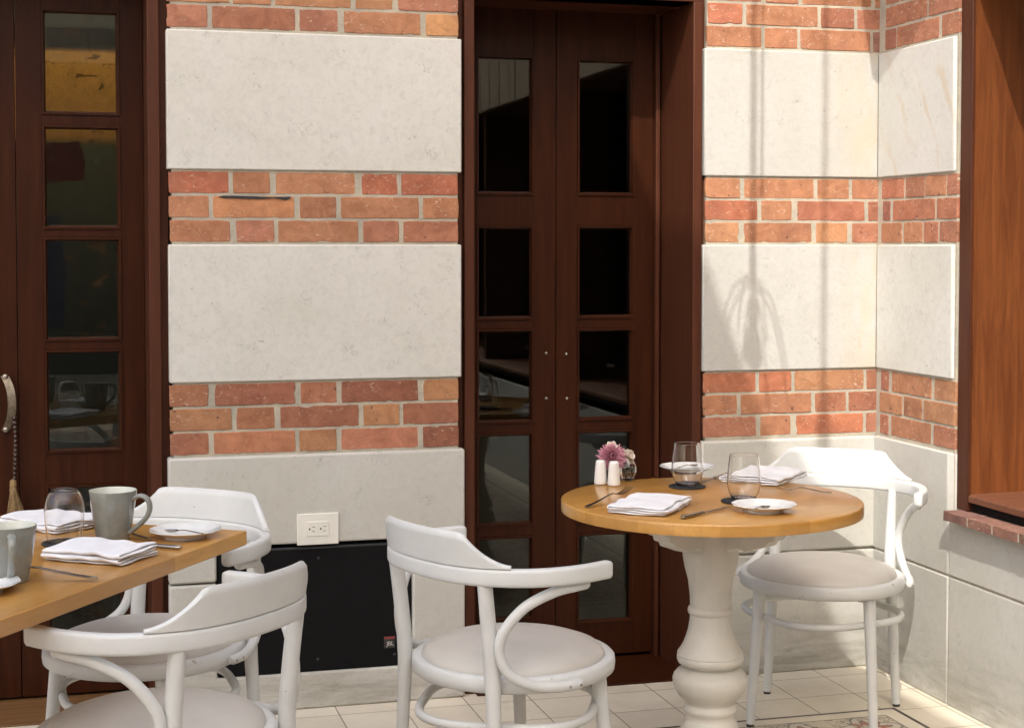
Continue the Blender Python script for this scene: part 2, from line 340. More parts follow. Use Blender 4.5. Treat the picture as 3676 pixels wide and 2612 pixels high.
# ------------------------------------------------------------------ mesh building
class MB:
    def __init__(s): s.v, s.f, s.m = [], [], []; s.tint = None
    def add(s, v, f, mi=0):
        o = len(s.v); s.v += [tuple(p) for p in v]; s.f += [tuple(i+o for i in q) for q in f]; s.m += [mi]*len(f); return s
    def box(s, x0, x1, y0, y1, z0, z1, mi=0):
        v = [(x, y, z) for z in (z0, z1) for y in (y0, y1) for x in (x0, x1)]
        return s.add(v, [(0, 2, 3, 1), (4, 5, 7, 6), (0, 1, 5, 4), (2, 6, 7, 3), (0, 4, 6, 2), (1, 3, 7, 5)], mi)
    def prism(s, poly, y0, y1, axis='y', mi=0):
        n = len(poly)
        def P(a, b, t): return (a, t, b) if axis == 'y' else ((t, a, b) if axis == 'x' else (a, b, t))
        v = [P(a, b, y0) for a, b in poly]+[P(a, b, y1) for a, b in poly]
        f = [tuple(range(n)), tuple(range(2*n-1, n-1, -1))]+[(i, i+n, (i+1) % n+n, (i+1) % n) for i in range(n)]
        return s.add(v, f, mi)
    def lathe(s, prof, seg=40, c=(0, 0, 0), rf=None, mi=None, cap=True):
        v, f = [], []; n = len(prof)
        for r, z in prof:
            for k in range(seg):
                a = 2*math.pi*k/seg; q = r*(rf(a, r, z) if rf else 1)
                v.append((c[0]+q*math.cos(a), c[1]+q*math.sin(a), c[2]+z))
        o = len(s.v)
        for i in range(n-1):
            for k in range(seg):
                f.append((i*seg+k, i*seg+(k+1) % seg, (i+1)*seg+(k+1) % seg, (i+1)*seg+k))
        ms = [(mi(i) if mi else 0) for i in range(n-1) for _ in range(seg)]
        if cap:
            if prof[0][0] > 1e-6: f.append(tuple(range(seg-1, -1, -1))); ms.append(mi(0) if mi else 0)
            if prof[-1][0] > 1e-6: f.append(tuple(range((n-1)*seg, n*seg))); ms.append(mi(n-2) if mi else 0)
        s.v += v; s.f += [tuple(i+o for i in q) for q in f]; s.m += ms; return s
    def tube(s, pts, rad, seg=12, closed=False, sec=None, upv=None, mi=0):
        pts = [Vector(p) for p in pts]; n = len(pts)
        if not hasattr(rad, '__len__'): rad = [rad]*n
        up = Vector(upv) if upv else None; v = []; prev = None
        for i, p in enumerate(pts):
            t = (pts[(i+1) % n]-pts[i-1]) if closed else (pts[min(i+1, n-1)]-pts[max(i-1, 0)])
            t.normalize()
            if up is not None: a = t.cross(up).normalized()
            elif prev is None: a = t.cross(Vector((0, 0, 1)) if abs(t.z) < .9 else Vector((1, 0, 0))).normalized()
            else: a = (prev-t*prev.dot(t)).normalized()
            prev = a; b = a.cross(t).normalized(); r = rad[i]
            ra, rb = r if hasattr(r, '__len__') else (r, r)
            for k in range(seg):
                if sec: sa, sb = sec[k]
                else: sa, sb = math.cos(2*math.pi*k/seg), math.sin(2*math.pi*k/seg)
                v.append(p+a*sa*ra+b*sb*rb)
        f = []
        for i in range(n if closed else n-1):
            j = (i+1) % n
            for k in range(seg): f.append((i*seg+k, j*seg+k, j*seg+(k+1) % seg, i*seg+(k+1) % seg))
        if not closed: f += [tuple(range(seg)), tuple(range(n*seg-1, (n-1)*seg-1, -1))]
        return s.add(v, f, mi)
    def build(s, name, mats, parent=None, angle=38, bevel=0, segs=2, sub=0, flip=True):
        me = bpy.data.meshes.new(name); me.from_pydata(s.v, [], s.f)
        if not isinstance(mats, (list, tuple)): mats = [mats]
        for q in mats: me.materials.append(q)
        me.polygons.foreach_set('material_index', s.m)
        if flip and not s.tint:
            bm = bmesh.new(); bm.from_mesh(me); bmesh.ops.remove_doubles(bm, verts=bm.verts, dist=1e-6); bmesh.ops.recalc_face_normals(bm, faces=bm.faces); bm.to_mesh(me); bm.free()
        if s.tint:
            ca = me.color_attributes.new('tint', 'FLOAT_COLOR', 'CORNER'); li = 0
            for p, t in zip(me.polygons, s.tint):
                for l in p.loop_indices: ca.data[l].color = tuple(t)+(1,)
        if angle:
            me.polygons.foreach_set('use_smooth', [True]*len(me.polygons)); me.set_sharp_from_angle(angle=R(angle))
        o = bpy.data.objects.new(name, me); C.objects.link(o)
        if parent is not None:
            o.parent = parent
        if bevel:
            b = o.modifiers.new('Bevel', 'BEVEL'); b.width = bevel; b.segments = segs; b.limit_method = 'ANGLE'; b.angle_limit = R(40)
            b.harden_normals = False
        if sub:
            q = o.modifiers.new('Subdivision', 'SUBSURF'); q.levels = sub; q.render_levels = sub
        return o
worldroot = set()
def wloc(o):
    l = Vector((0, 0, 0))
    while o is not None: l += o.location; o = o.parent
    return l
def thing(name, label, cat, loc=(0, 0, 0), rz=0., group=None, world=False):
    o = bpy.data.objects.new(name, None); C.objects.link(o); o.empty_display_size = .05
    o.location = loc; o.rotation_euler = (0, 0, rz); tag(o, label, cat, group)
    if world: worldroot.add(o.name)
    return o
def tag(o, label, cat, group=None):
    o['label'] = label; o['category'] = cat
    if group: o['group'] = group
    return o
def part(mb, name, mats, root, world=False, origin=None, **k):
    """child mesh; world=True: coordinates given in world space and the root is unrotated"""
    if world:
        w = origin if origin is not None else wloc(root)
        if root is not None:
            mb.v = [(a-w[0], b-w[1], c-w[2]) for a, b, c in mb.v]
    return mb.build(name, mats, root, **k)
def copy_tree(o, parent=None):
    c = o.copy(); C.objects.link(c); c.parent = parent
    for ch in list(o.children): copy_tree(ch, c)
    return c
def smooth_path(P, n=8, closed=False):
    P = [Vector(p) for p in P]; out = []; m = len(P)
    for i in range(m if closed else m-1):
        g = lambda j: P[j % m] if closed else P[max(0, min(m-1, j))]
        p0, p1, p2, p3 = g(i-1), g(i), g(i+1), g(i+2)
        for k in range(n):
            t = k/n
            out.append(.5*((2*p1)+(-p0+p2)*t+(2*p0-5*p1+4*p2-p3)*t*t+(-p0+3*p1-3*p2+p3)*t*t*t))
    if not closed: out.append(P[-1])
    return out
def struct(o): o['kind'] = 'structure'; return o
def rrect(k=12, e=.35):
    # rounded rectangle section in unit square
    out = []
    for q, (sx, sy) in enumerate(((1, 1), (-1, 1), (-1, -1), (1, -1))):
        for i in range(k//4):
            a = math.pi/2*(q+i/(k//4-1)); out.append((sx*(1-e)+e*math.cos(a), sy*(1-e)+e*math.sin(a)))
    return out

# ------------------------------------------------------------------ setting
mb = MB(); mb.add([(-20, -20, 0), (20, -20, 0), (20, 20, 0), (-20, 20, 0)], [(0, 1, 2, 3)])
struct(mb.build('floor', M['floor'], angle=0))

TINT = [(0.381, 0.175, 0.09), (0.409, 0.196, 0.101), (0.344, 0.143, 0.083), (0.307, 0.117, 0.072), (0.437, 0.228, 0.111), (0.363, 0.154, 0.098), (0.4, 0.185, 0.098)]
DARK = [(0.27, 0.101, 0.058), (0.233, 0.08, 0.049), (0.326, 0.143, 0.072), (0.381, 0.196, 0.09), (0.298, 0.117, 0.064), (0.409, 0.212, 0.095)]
def brick(mb, a0, a1, z0, z1, P, tint, r):
    w, h = a1-a0, z1-z0; pts = []
    cr = .0018
    def side(p, q, n):
        for i in range(n):
            t = i/n; pts.append((p[0]+(q[0]-p[0])*t, p[1]+(q[1]-p[1])*t))
    nx, nz = max(3, int(w/.014)), max(3, int(h/.014))
    side((a0+cr, z0), (a1-cr, z0), nx); side((a1, z0+cr), (a1, z1-cr), nz); side((a1-cr, z1), (a0+cr, z1), nx); side((a0, z1-cr), (a0, z0+cr), nz)
    ca, cz = (a0+a1)/2, (z0+z1)/2; ph = [r.uniform(0, 6.3) for _ in range(3)]
    J = []
    for i, (a, z) in enumerate(pts):
        j = r.uniform(-.0009, .0006)+.0003*math.sin(i*.9+ph[0])+.0003*math.sin(i*.37+ph[1])
        if r.random() < .04: j -= r.uniform(.001, .004)
        da, dz = (a-ca)/(w/2), (z-cz)/(h/2)
        if abs(da) > abs(dz): a += j*(1 if da > 0 else -1)
        else: z += j*(1 if dz > 0 else -1)
        J.append((a, z))
    n = len(J); out = r.uniform(-.0010, .0012); tl = r.uniform(-.0012, .0012)
    v = [P(a, z, -.012) for a, z in J]+[P(a, z, .0008+out) for a, z in J]
    v += [P(ca+(a-ca)*(1-.0018/w*2), cz+(z-cz)*(1-.0016/h*2), .0024+out+tl*(a-ca)/w) for a, z in J]
    f = [(i, (i+1) % n, n+(i+1) % n, n+i) for i in range(n)]+[(n+i, n+(i+1) % n, 2*n+(i+1) % n, 2*n+i) for i in range(n)]+[tuple(range(2*n, 3*n))]
    mb.add(v, f); mb.tint = (mb.tint or [])+[tint]*len(f)
PA = lambda a, z, o: (a, D-o, z)
PR = lambda a, z, o: (RX-o, a, z)
def brick_band(root, rows, zs, P, conv, tints, r):
    """rows: per course a list of (pixel x0, pixel x1); zs: course heights"""
    mb = MB()
    for row, (z0, z1) in zip(rows, zs):
        for b in row:
            a0, a1 = sorted((conv(b[0]), conv(b[1])))
            t = b[2] if len(b) > 2 else r.choice(tints); q = r.uniform(.92, 1.08)
            t = [c*.70+m_*.30 for c, m_ in zip(t, (.375, .165, .092))]
            brick(mb, a0, a1, z0, z1, P, tuple(v*q for v in t), r)
    return part(mb, 'brick_course', M['brick'], root, world=True, angle=30, flip=True)
def courses(zlo, zhi, n=3, joint=.0075):
    p = (zhi-zlo-.006)/n
    return [(zlo+.004+p*i+joint*.5, zlo+.004+p*(i+1)-joint*.5) for i in range(n)][::-1]
def stone(root, x0, x1, z0, z1, m='stone', proud=.008, depth=.2, bev=.0042, name='stone_block'):
    mb = MB().box(x0, x1, D-proud, D+depth, z0, z1); return part(mb, name, M[m], root, world=True, bevel=bev, segs=2)
Z1, Z2, Z3, Z4, Z5 = 2.043, 1.633, 1.411, 1.001, .778
B0, B1, B2 = (Z1, 2.268), (Z3, Z2), (Z5, Z4)

# ---- the pilaster between the two doors
pil = thing('banded_pilaster', 'wide pilaster of cream stone blocks and red brick courses between the two dark wood doors', 'pilaster', (.712, D, 0), world=True)
r = random.Random(5)
part(MB().box(.280, 1.146, D-.0005, D+.28, .775, 2.3), 'mortar_bed', M['mortar'], pil, world=True, angle=0)
part(MB().box(.290, 1.140, D+.30, D+.34, 0, .775), 'back_masonry', M['mortar'], pil, world=True, angle=0)
stone(pil, .268, 1.158, 2.268, 2.72); stone(pil, .267, 1.158, Z2, Z1); stone(pil, .269, 1.157, Z4, Z3)
SL, SR_, ST, SB = .402, .999, .507, .111
part(MB().prism([(.2625, .4025), (SL, .4025), (SL, ST), (SR_, ST), (SR_, .4025), (1.166, .4025), (1.166, Z5), (.2625, Z5)], D-.014, D+.29), 'stone_block', M['stone_low'], pil, world=True, bevel=.007)
part(MB().prism([(.2625, 0), (1.166, 0), (1.166, .3975), (SR_, .3975), (SR_, SB), (SL, SB), (SL, .3975), (.2625, .3975)], D-.014, D+.29), 'plinth', M['stone_low'], pil, world=True, bevel=.007)
def cv(scale, ox, yy): return lambda px: ony(ox+px/scale, yy, D).x
brick_band(pil, [[(970, 1335), (1355, 1580), (1600, 2045), (2070, 2290), (2320, 2670)], [(970, 1210), (1235, 1720), (1745, 1970), (2005, 2450), (2480, 2672, (.56, .30, .125))], ][0:2]+[], courses(*B0)[1:], PA, cv(1.624, 0, 60), TINT, r)
brick_band(pil, [[(82, 472, (.37, .11, .06)), (498, 738), (776, 1290), (1332, 1565, (.40, .12, .065)), (1588, 1955, (.37, .11, .06))],
                 [(82, 343), (368, 895, (.50, .235, .105)), (930, 1168), (1198, 1700), (1728, 1958, (.47, .22, .105))],
                 [(88, 480), (518, 765), (790, 1308), (1340, 1572), (1600, 1957)]], courses(*B1), PA, cv(1.8044, 560, 750), TINT[:3]+TINT[5:], r)
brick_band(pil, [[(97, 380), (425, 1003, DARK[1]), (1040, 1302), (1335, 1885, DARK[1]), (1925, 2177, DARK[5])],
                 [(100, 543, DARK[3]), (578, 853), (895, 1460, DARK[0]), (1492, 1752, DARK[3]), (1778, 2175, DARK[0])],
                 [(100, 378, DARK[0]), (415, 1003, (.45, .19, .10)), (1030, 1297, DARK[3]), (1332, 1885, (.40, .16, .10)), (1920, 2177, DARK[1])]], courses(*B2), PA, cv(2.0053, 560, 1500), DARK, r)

# old tar smear along the top edge of one pale brick
sm = [(ony(560+a/1.8044, 500+b/1.8044, D).x, ony(560+a/1.8044, 500+b/1.8044, D).z) for a, b in ((402, 374), (430, 366), (520, 366), (640, 370), (720, 374), (800, 373), (868, 372), (874, 380), (840, 396), (806, 388), (760, 381), (690, 388), (600, 386), (520, 383), (440, 382))]
part(MB().prism(sm, D-.0055, D-.001), 'tar_smear', M['tar'], pil, world=True, angle=0)

# ---- the wall right of the double door, and the return wall that meets it in the corner
sw = thing('banded_wall', 'sunlit brick and stone wall section between the double door and the inner corner', 'wall', (2.27, D, 0), world=True)
part(MB().box(1.972, RX+.3, D-.0005, D+.28, 0, 2.3), 'mortar_bed', M['mortar'], sw, world=True, angle=0)
AX0, AX1 = 1.963, RX-.004
stone(sw, AX0, AX1, 2.268, 2.72, 'rough'); stone(sw, AX0, AX1, Z2, Z1, 'rough'); stone(sw, AX0-.004, AX1, Z4, Z3, 'rough')
stone(sw, AX0-.008, AX1, .4005, Z5-.004, 'stone_low', .014, bev=.007); stone(sw, AX0-.008, AX1, 0, .3945, 'stone_low', .014, bev=.006, name='plinth')
c16 = cv(1.6238, 2400, 100)
brick_band(sw, [[(225, 540), (562, 755), (775, 1180), (1200, 1262)], [(225, 430, (.38, .125, .07)), (452, 868), (887, 1080), (1098, 1266)], [(222, 540), (560, 750), (768, 1175), (1192, 1262, (.25, .125, .11))]], courses(*B0), PA, c16, TINT, r)
brick_band(sw, [[(214, 415, TINT[1]), (438, 845, TINT[1]), (865, 1050), (1068, 1240)], [(214, 517, (.36, .105, .055)), (540, 718), (750, 1142, (.33, .12, .075)), (1163, 1240)], [(214, 408), (438, 835), (860, 1043), (1070, 1236)]], courses(*B1), PA, cv(1.6238, 2400, 740), TINT, r)
brick_band(sw, [[(222, 560), (580, 788), (808, 1252, TINT[4]), (1270, 1347)], [(222, 440), (463, 915), (940, 1140), (1155, 1345, TINT[3])], [(222, 562), (588, 785), (820, 1250), (1270, 1347)]], courses(*B2), PA, cv(1.7915, 2400, 1450), [TINT[0], TINT[2], TINT[5], TINT[6], (.42, .14, .07)], r)

YE, YC = 4.288, 4.312
rw = thing('return_wall', 'return wall of brick and pale stone running towards the viewer under the window', 'wall', (RX, 4.5, 0), world=True)
part(MB().box(RX-.0005, RX+.28, YE+.006, D-.002, .0, 2.3), 'mortar_bed', M['mortar'], rw, world=True, angle=0)
part(MB().box(RX+.004, RX+.28, -2.4, YE+.006, .0, .577), 'mortar_bed', M['mortar'], rw, world=True, angle=0)
def rstone(z0, z1, m, proud=.008, y0=None, y1=D-.010, name='stone_block', bev=.0042):
    x = RX-proud
    if y0 is None: poly = [(x, y1), (x, YC), (x+.021, YE), (RX+.2, YE), (RX+.2, y1)]
    else: poly = [(x, y1), (x, y0), (RX+.2, y0), (RX+.2, y1)]
    return part(MB().prism(poly, z0, z1, 'z'), name, M[m], rw, world=True, bevel=bev)
rstone(2.268, 2.72, 'veined'); rstone(Z2, Z1, 'veined'); rstone(Z4, Z3, 'stone')
rstone(.4005, Z5-.004, 'stone_low', .014); rstone(0, .3945, 'stone_low', .014, 4.306, D-.016, 'plinth')
rstone(.4005, .577, 'stone_low', .014, -2.4, 4.299); rstone(0, .3945, 'stone_low', .014, -2.4, 4.299, 'plinth')
part(MB().box(RX-.009, RX+.1, -2.4, D-.016, .390, .405), 'pointing', M['pointing'], rw, world=True, angle=0)
part(MB().box(RX-.0085, RX+.1, 4.296, 4.309, .002, .577), 'pointing', M['pointing'], rw, world=True, angle=0)
cr = lambda s, ox, yy: (lambda px: min(D-.012, max(YE+.004, onx(ox+px/s, yy, RX).y)))
brick_band(rw, [[(440, 700), (720, 1480), (1530, 2040)], [(440, 1240), (1270, 2040)], [(436, 640, (.25, .10, .075)), (655, 1480), (1530, 2040)]], courses(*B0), PR, cr(5.4125, 3100, 110), [TINT[2], TINT[5], TINT[0]], r)
brick_band(rw, [[(270, 595), (620, 895), (908, 1210), (1222, 1480)], [(285, 395, (.26, .10, .08)), (440, 1050), (1075, 1480)], [(270, 570), (600, 870), (895, 1100), (1112, 1480)]], courses(*B1), PR, cr(4.06, 3100, 740), [TINT[2], TINT[5], TINT[0], (.40, .15, .085)], r)
brick_band(rw, [[(255, 368, TINT[3]), (410, 995), (1035, 1430)], [(240, 570, TINT[4]), (590, 860), (885, 1430, TINT[4])], [(250, 370, TINT[3]), (408, 990), (1030, 1430, TINT[2])]], courses(*B2), PR, cr(4.06, 3100, 1490), TINT, r)
# brick sill course under the window
XS = RX-.055
mb = MB(); ys = [4.268]+[onx(px, 1890, XS).y for px in (3471, 3560, 3655, 3752, 3850, 3950)]
for a, b in zip(ys, ys[1:]):
    rr_ = random.Random(int(a*999)); v = []; n = 9
    t = (.22*rr_.uniform(.9, 1.1), .112*rr_.uniform(.9, 1.1), .085)
    y0, y1 = b+.0042, a-.0042; k0 = len(mb.f)
    top = [(XS+rr_.uniform(-.002, .0015), y0+(y1-y0)*i/n, .606+rr_.uniform(-.0015, .001)) for i in range(n+1)]
    bot = [(XS+rr_.uniform(-.001, .002), y0+(y1-y0)*i/n, .5785+rr_.uniform(-.002, .0015)) for i in range(n+1)]
    tb = [(RX+.12, p[1], .607) for p in top]; bb = [(RX+.12, p[1], .5785) for p in bot]; m_ = n+1
    f = [(i, i+1, m_+i+1, m_+i) for i in range(n)]+[(i, i+1, 2*m_+i+1, 2*m_+i) for i in range(n)]+[(m_+i, m_+i+1, 3*m_+i+1, 3*m_+i) for i in range(n)]
    f += [(0, m_, 3*m_, 2*m_), (n, m_+n, 3*m_+n, 2*m_+n)]
    mb.add(top+bot+tb+bb, f); mb.tint = (mb.tint or [])+[t]*len(f)
part(mb, 'brick_sill', M['brick'], rw, world=True, angle=25)
part(MB().box(XS+.0015, RX+.11, ys[-1], 4.2625, .5805, .6030), 'sill_mortar', M['pointing'], rw, world=True, angle=0)

# ---- timber window let into the return wall
wn = thing('timber_window', 'brown timber window jamb and sill above the brick ledge at the right edge', 'window', (RX+.1, 3.6, .61), world=True)
part(MB().box(RX+.004, RX+.40, 4.226, YE+.001, .607, 2.6), 'jamb', M['frame_wood'], wn, world=True, bevel=.003)
part(MB().box(RX+.012, RX+.40, 4.220, 4.2265, .650, 2.6), 'jamb_lining', M['warm_wood'], wn, world=True, angle=0)
part(MB().prism([(RX+.002, .636), (RX+.002, .655), (RX+.010, .661), (RX+.42, .664), (RX+.42, .636)], -2., 4.2195, 'y'), 'sill', M['sill_wood'], wn, world=True, bevel=.002)
part(MB().box(RX+.018, RX+.40, -2., 4.222, .607, .6355), 'sill_shade', M['black'], wn, world=True, angle=0)  # black fill painted in for the shade of the gap under the sill
part(MB().box(RX+.002, RX+.40, -2., YE, 2.271, 2.6), 'head', M['frame_wood'], wn, world=True, bevel=.003)
part(MB().box(RX+.34, RX+.39, -2., 4.219, .665, .72), 'bottom_rail', M['mahogany'], wn, world=True, bevel=.003)
part(MB().box(RX+.365, RX+.371, -2., 4.219, .72, 2.27), 'pane', M['pane'], wn, world=True, angle=0)
for ym in (-2.07, -.1, 1.6, 2.9): part(MB().box(RX+.06, RX+.33, ym, ym+.07, .664, 2.271), 'mullion', M['frame_wood'], wn, world=True, bevel=.003)

# ---- doors
def ring(x0, x1, z0, z1, w, yo, yi):
    o = [(x0-w, yo, z0-w), (x1+w, yo, z0-w), (x1+w, yo, z1+w), (x0-w, yo, z1+w)]
    q = [(x0-w*.45, yo, z0-w*.45), (x1+w*.45, yo, z0-w*.45), (x1+w*.45, yo, z1+w*.45), (x0-w*.45, yo, z1+w*.45)]
    i = [(x0, yi, z0), (x1, yi, z0), (x1, yi, z1), (x0, yi, z1)]
    b = [(a, yo+.012, c) for a, _, c in o]
    f = []
    for k in range(4):
        j = (k+1) % 4; f += [(k, j, 4+j, 4+k), (4+k, 4+j, 8+j, 8+k), (12+k, 12+j, j, k)]
    return MB().add(o+q+i+b, f)
def leaf(root, x0, x1, z0, z1, xa, xb, panes):
    e = .012
    mb = MB().box(x0, xa-e, YD, YD+.045, z0, z1).box(xb+e, x1, YD, YD+.045, z0, z1)
    zz = [z0]+[q for p in sorted(panes) for q in p]+[z1]
    for i in range(0, len(zz), 2): mb.box(xa-e, xb+e, YD+.0003, YD+.0447, zz[i]+(e if i else 0), zz[i+1]-(e if i+2 < len(zz) else 0))
    lf = part(mb, 'door_leaf', M['mahogany'], root, world=True, bevel=.0012)
    o = wloc(root)
    for (za, zb) in panes:
        part(ring(xa, xb, za, zb, e, YD-.005, YD+.014), 'moulding', M['mahogany'], lf, world=True, origin=o, angle=20)
        part(MB().box(xa-.006, xb+.006, YD+.0145, YD+.0205, za-.006, zb+.006), 'pane', M['pane'], lf, world=True, origin=o, angle=0)
    return lf
zr = lambda y, x=2000: ony(x, y, YD).z
xr = lambda x, y: ony(x, y, YD).x
dd = thing('double_door', 'dark mahogany double door with glazed panels set deep between pilaster and sunlit wall', 'door', (1.56, YD, 0), world=True)
xs = (xr(1999, 300)+xr(1994, 1000))/2
PL = [(zr(687, 1810), zr(212, 1810)), (zr(1135, 1810), zr(823, 1810)), (zr(1507, 1810), zr(1194, 1810)), (zr(1875, 1810), zr(1567, 1810)), (zr(2215, 1810), zr(1938, 1810))]
PR_ = [(zr(690, 2170), zr(226, 2170)), (zr(1130, 2170), zr(822, 2170)), (zr(1495, 2170), zr(1190, 2170)), (zr(1862, 2170), zr(1555, 2170)), (zr(2222, 2170), zr(1922, 2170))]
LZ0 = zr(2349, 2150)
l1 = leaf(dd, 1.208, xs-.0012, LZ0, 2.32, xr(1723, 1000), xr(1904, 1000), PL)
l2 = leaf(dd, xs+.0012, 1.902, LZ0, 2.32, xr(2084, 1000), xr(2265, 1000), PR_)
for lf, px, py in ((l1, 1961, 1268), (l2, 2033, 1271), (l1, 1961, 1430), (l2, 2035, 1430)):
    c = ony(px, py, YD); prof = [(.0062, 0), (.006, .002), (.0045, .0045), (.002, .006), (0, .0064)]
    mb = MB().lathe(prof, 16); mb.v = [(c.x+a, YD-z_, c.z+b) for a, b, z_ in mb.v]
    part(mb, 'stud', M['pewter'], lf, world=True, origin=wloc(dd))
# frame: jambs, header, stop, threshold
part(MB().box(1.172, 1.2035, D+.012, YD+.06, 0, 2.32).box(1.154, 1.1725, D+.040, D+.20, 0, 2.32), 'door_frame', M['frame_wood'], dd, world=True, bevel=.0025)
part(MB().box(1.926, 1.9565, D-.002, YD+.06, 0, 2.19).box(1.956, 1.974, D+.020, D+.20, 0, 2.32), 'door_frame', M['frame_wood'], dd, world=True, bevel=.0025)
part(MB().box(1.9045, 1.9185, YD-.022, YD+.05, 0, 2.19), 'door_stop', M['frame_wood'], dd, world=True, bevel=.002)
part(MB().box(1.204, 1.9255, D+.004, YD-.003, 2.19, 2.6).box(1.1725, 1.9565, D+.003, D+.12, 2.19, 2.72), 'header', M['frame_wood'], dd, world=True, bevel=.002)
part(MB().box(1.2037, 1.9257, D-.02, YD+.07, .0, .006), 'threshold', M['mahogany'], dd, world=True, bevel=.002)

d1 = thing('glazed_door', 'dark mahogany glazed door at the left edge with a strap handle, self-lit amber panel behind', 'door', (-.1, YD, 0), world=True)
zq = lambda y: ony(300, y, YD).z
P1 = [(zq(400), zq(50)), (zq(808), zq(465)), (zq(1209), zq(866)), (zq(1608), zq(1268)), (zq(2010), zq(1752)), (zq(2330), zq(2070))]
gx = xr(60, 900); gx2 = xr(516, 700)
xa, xb = xr(170, 900), xr(421, 900)
k1 = leaf(d1, gx+.0012, gx2, zq(2484), 2.32, xa, xb, P1)
k2 = leaf(d1, gx-.55, gx-.0012, zq(2484), 2.32, gx-.55+.12, gx-.12, P1)
part(MB().box(.213, .2475, D+.012, YD+.06, 0, 2.72).box(.247, .272, D+.040, D+.20, 0, 2.72), 'door_frame', M['frame_wood'], d1, world=True, bevel=.0025)
part(MB().box(gx-.58, gx-.552, D+.012, YD+.06, 0, 2.72), 'door_frame', M['frame_wood'], d1, world=True, bevel=.0025)
part(MB().box(gx-.55, .2125, D+.004, YD-.003, 2.27, 2.72), 'header', M['frame_wood'], d1, world=True, bevel=.002)
part(MB().box(gx-.55, .2125, D+.035, YD+.07, 0, .006), 'threshold', M['oak'], d1, world=True, bevel=.002)
# strap pull handle: a bowed, saw-edged metal strip with two boss ends
o1 = wloc(d1); pts = [ony(*p, YD-.03) for p in ((16, 1352), (36, 1395), (43, 1448), (38, 1500), (18, 1548))]
pts[0].y = pts[-1].y = YD-.006; pts[1].y = pts[3].y = YD-.026; pts[2].y = YD-.033
pth = smooth_path(pts, 9); mb = MB(); n = len(pth); v = []
for i, p in enumerate(pth):
    w = .0115*(1+.10*(i % 2))
    v += [(p.x-w, p.y, p.z), (p.x+w, p.y-.001, p.z), (p.x+w, p.y+.003, p.z), (p.x-w, p.y+.003, p.z)]
mb.add(v, [(4*i+k, 4*i+(k+1) % 4, 4*i+4+(k+1) % 4, 4*i+4+k) for i in range(n-1) for k in range(4)]+[(0, 1, 2, 3), (4*n-4, 4*n-3, 4*n-2, 4*n-1)])
hd = part(mb, 'strap_handle', M['strap'], k2, world=True, origin=o1, angle=30)
for p in (pth[1], pth[-2]):
    mb = MB().lathe([(.009, 0), (.009, .002), (.006, .005), (0, .006)], 18); mb.v = [(p.x+a, p.y-.001-z_, p.z+b) for a, b, z_ in mb.v]
    b_ = part(mb, 'rivet', M['pewter'], None, angle=38); b_.parent = k2; b_.location = -o1
# string of beads with a straw tassel hanging from the handle
bp = ony(52, 1500, YD-.03); tp = ony(47, 1722, YD-.02); te = ony(58, 1862, YD-.02)
bt = thing('bead_tassel', 'string of dark wooden beads with a straw tassel hanging from the door handle', 'tassel', bp, world=True)
N_ = 14; prev = bp
part(MB().tube([(bp.x-.014, bp.y+.004, bp.z+.03), bp, tp], .0012, 6), 'cord', M['tassel'], bt, world=True)
for i in range(N_):
    t = i/(N_-1); c = bp.lerp(Vector((tp.x+.004, tp.y, tp.z+.006)), t)+Vector((.0035*math.sin(t*3.1), -.004, 0)); q = .0078*(1-.12*abs(t-.3))*rnd.uniform(.93, 1.06)
    mb = MB().lathe([(0, -q)]+[(q*math.sin(math.pi*k/8), -q*math.cos(math.pi*k/8)) for k in range(1, 8)]+[(0, q)], 14, c)
    part(mb, 'bead', M['bead'], bt, world=True, angle=60)
mb = MB(); cx_, cz_ = tp.x, tp.z
mb.lathe([(.003, .004), (.009, 0), (.0105, -.010), (.0105, -.018), (.009, -.022), (.011, -.026), (.011, -.034)], 18, (tp.x, tp.y-.008, tp.z))
part(mb, 'tassel_head', M['tassel'], bt, world=True)
mb = MB(); q = random.Random(3)
for i in range(90):
    a = q.uniform(0, 6.28); s_ = math.sqrt(q.random()); ln = q.uniform(.085, .115)
    p0 = Vector((tp.x+.0085*s_*math.cos(a), tp.y-.008+.0085*s_*math.sin(a), tp.z-.03)); sp = .024*s_
    p1 = p0+Vector((sp*.55*math.cos(a)+.004, sp*.55*math.sin(a), -ln*.5)); p2 = p0+Vector((sp*math.cos(a)+.009+q.uniform(-.003, .003), sp*math.sin(a)*.7, -ln))
    mb.tube(smooth_path([p0, p1, p2], 4), [.0013]*8+[.0008], 5)
part(mb, 'tassel_strands', M['tassel'], bt, world=True, angle=60)['kind'] = 'stuff'

# mural panel with added glow, seen through the left door
sc = thing('amber_glow_panel', 'amber painted panel with an added glow behind the glass of the left door', 'screen', (-.05, 5.62, 0), world=True)
part(MB().box(-.75, .62, 5.60, 5.62, .0, 2.5), 'glow_panel', M['mural'], sc, world=True, angle=0)
part(MB().box(-.78, .65, 5.625, 5.66, .0, 2.53), 'glow_panel_frame', M['mahogany'], sc, world=True, angle=0)

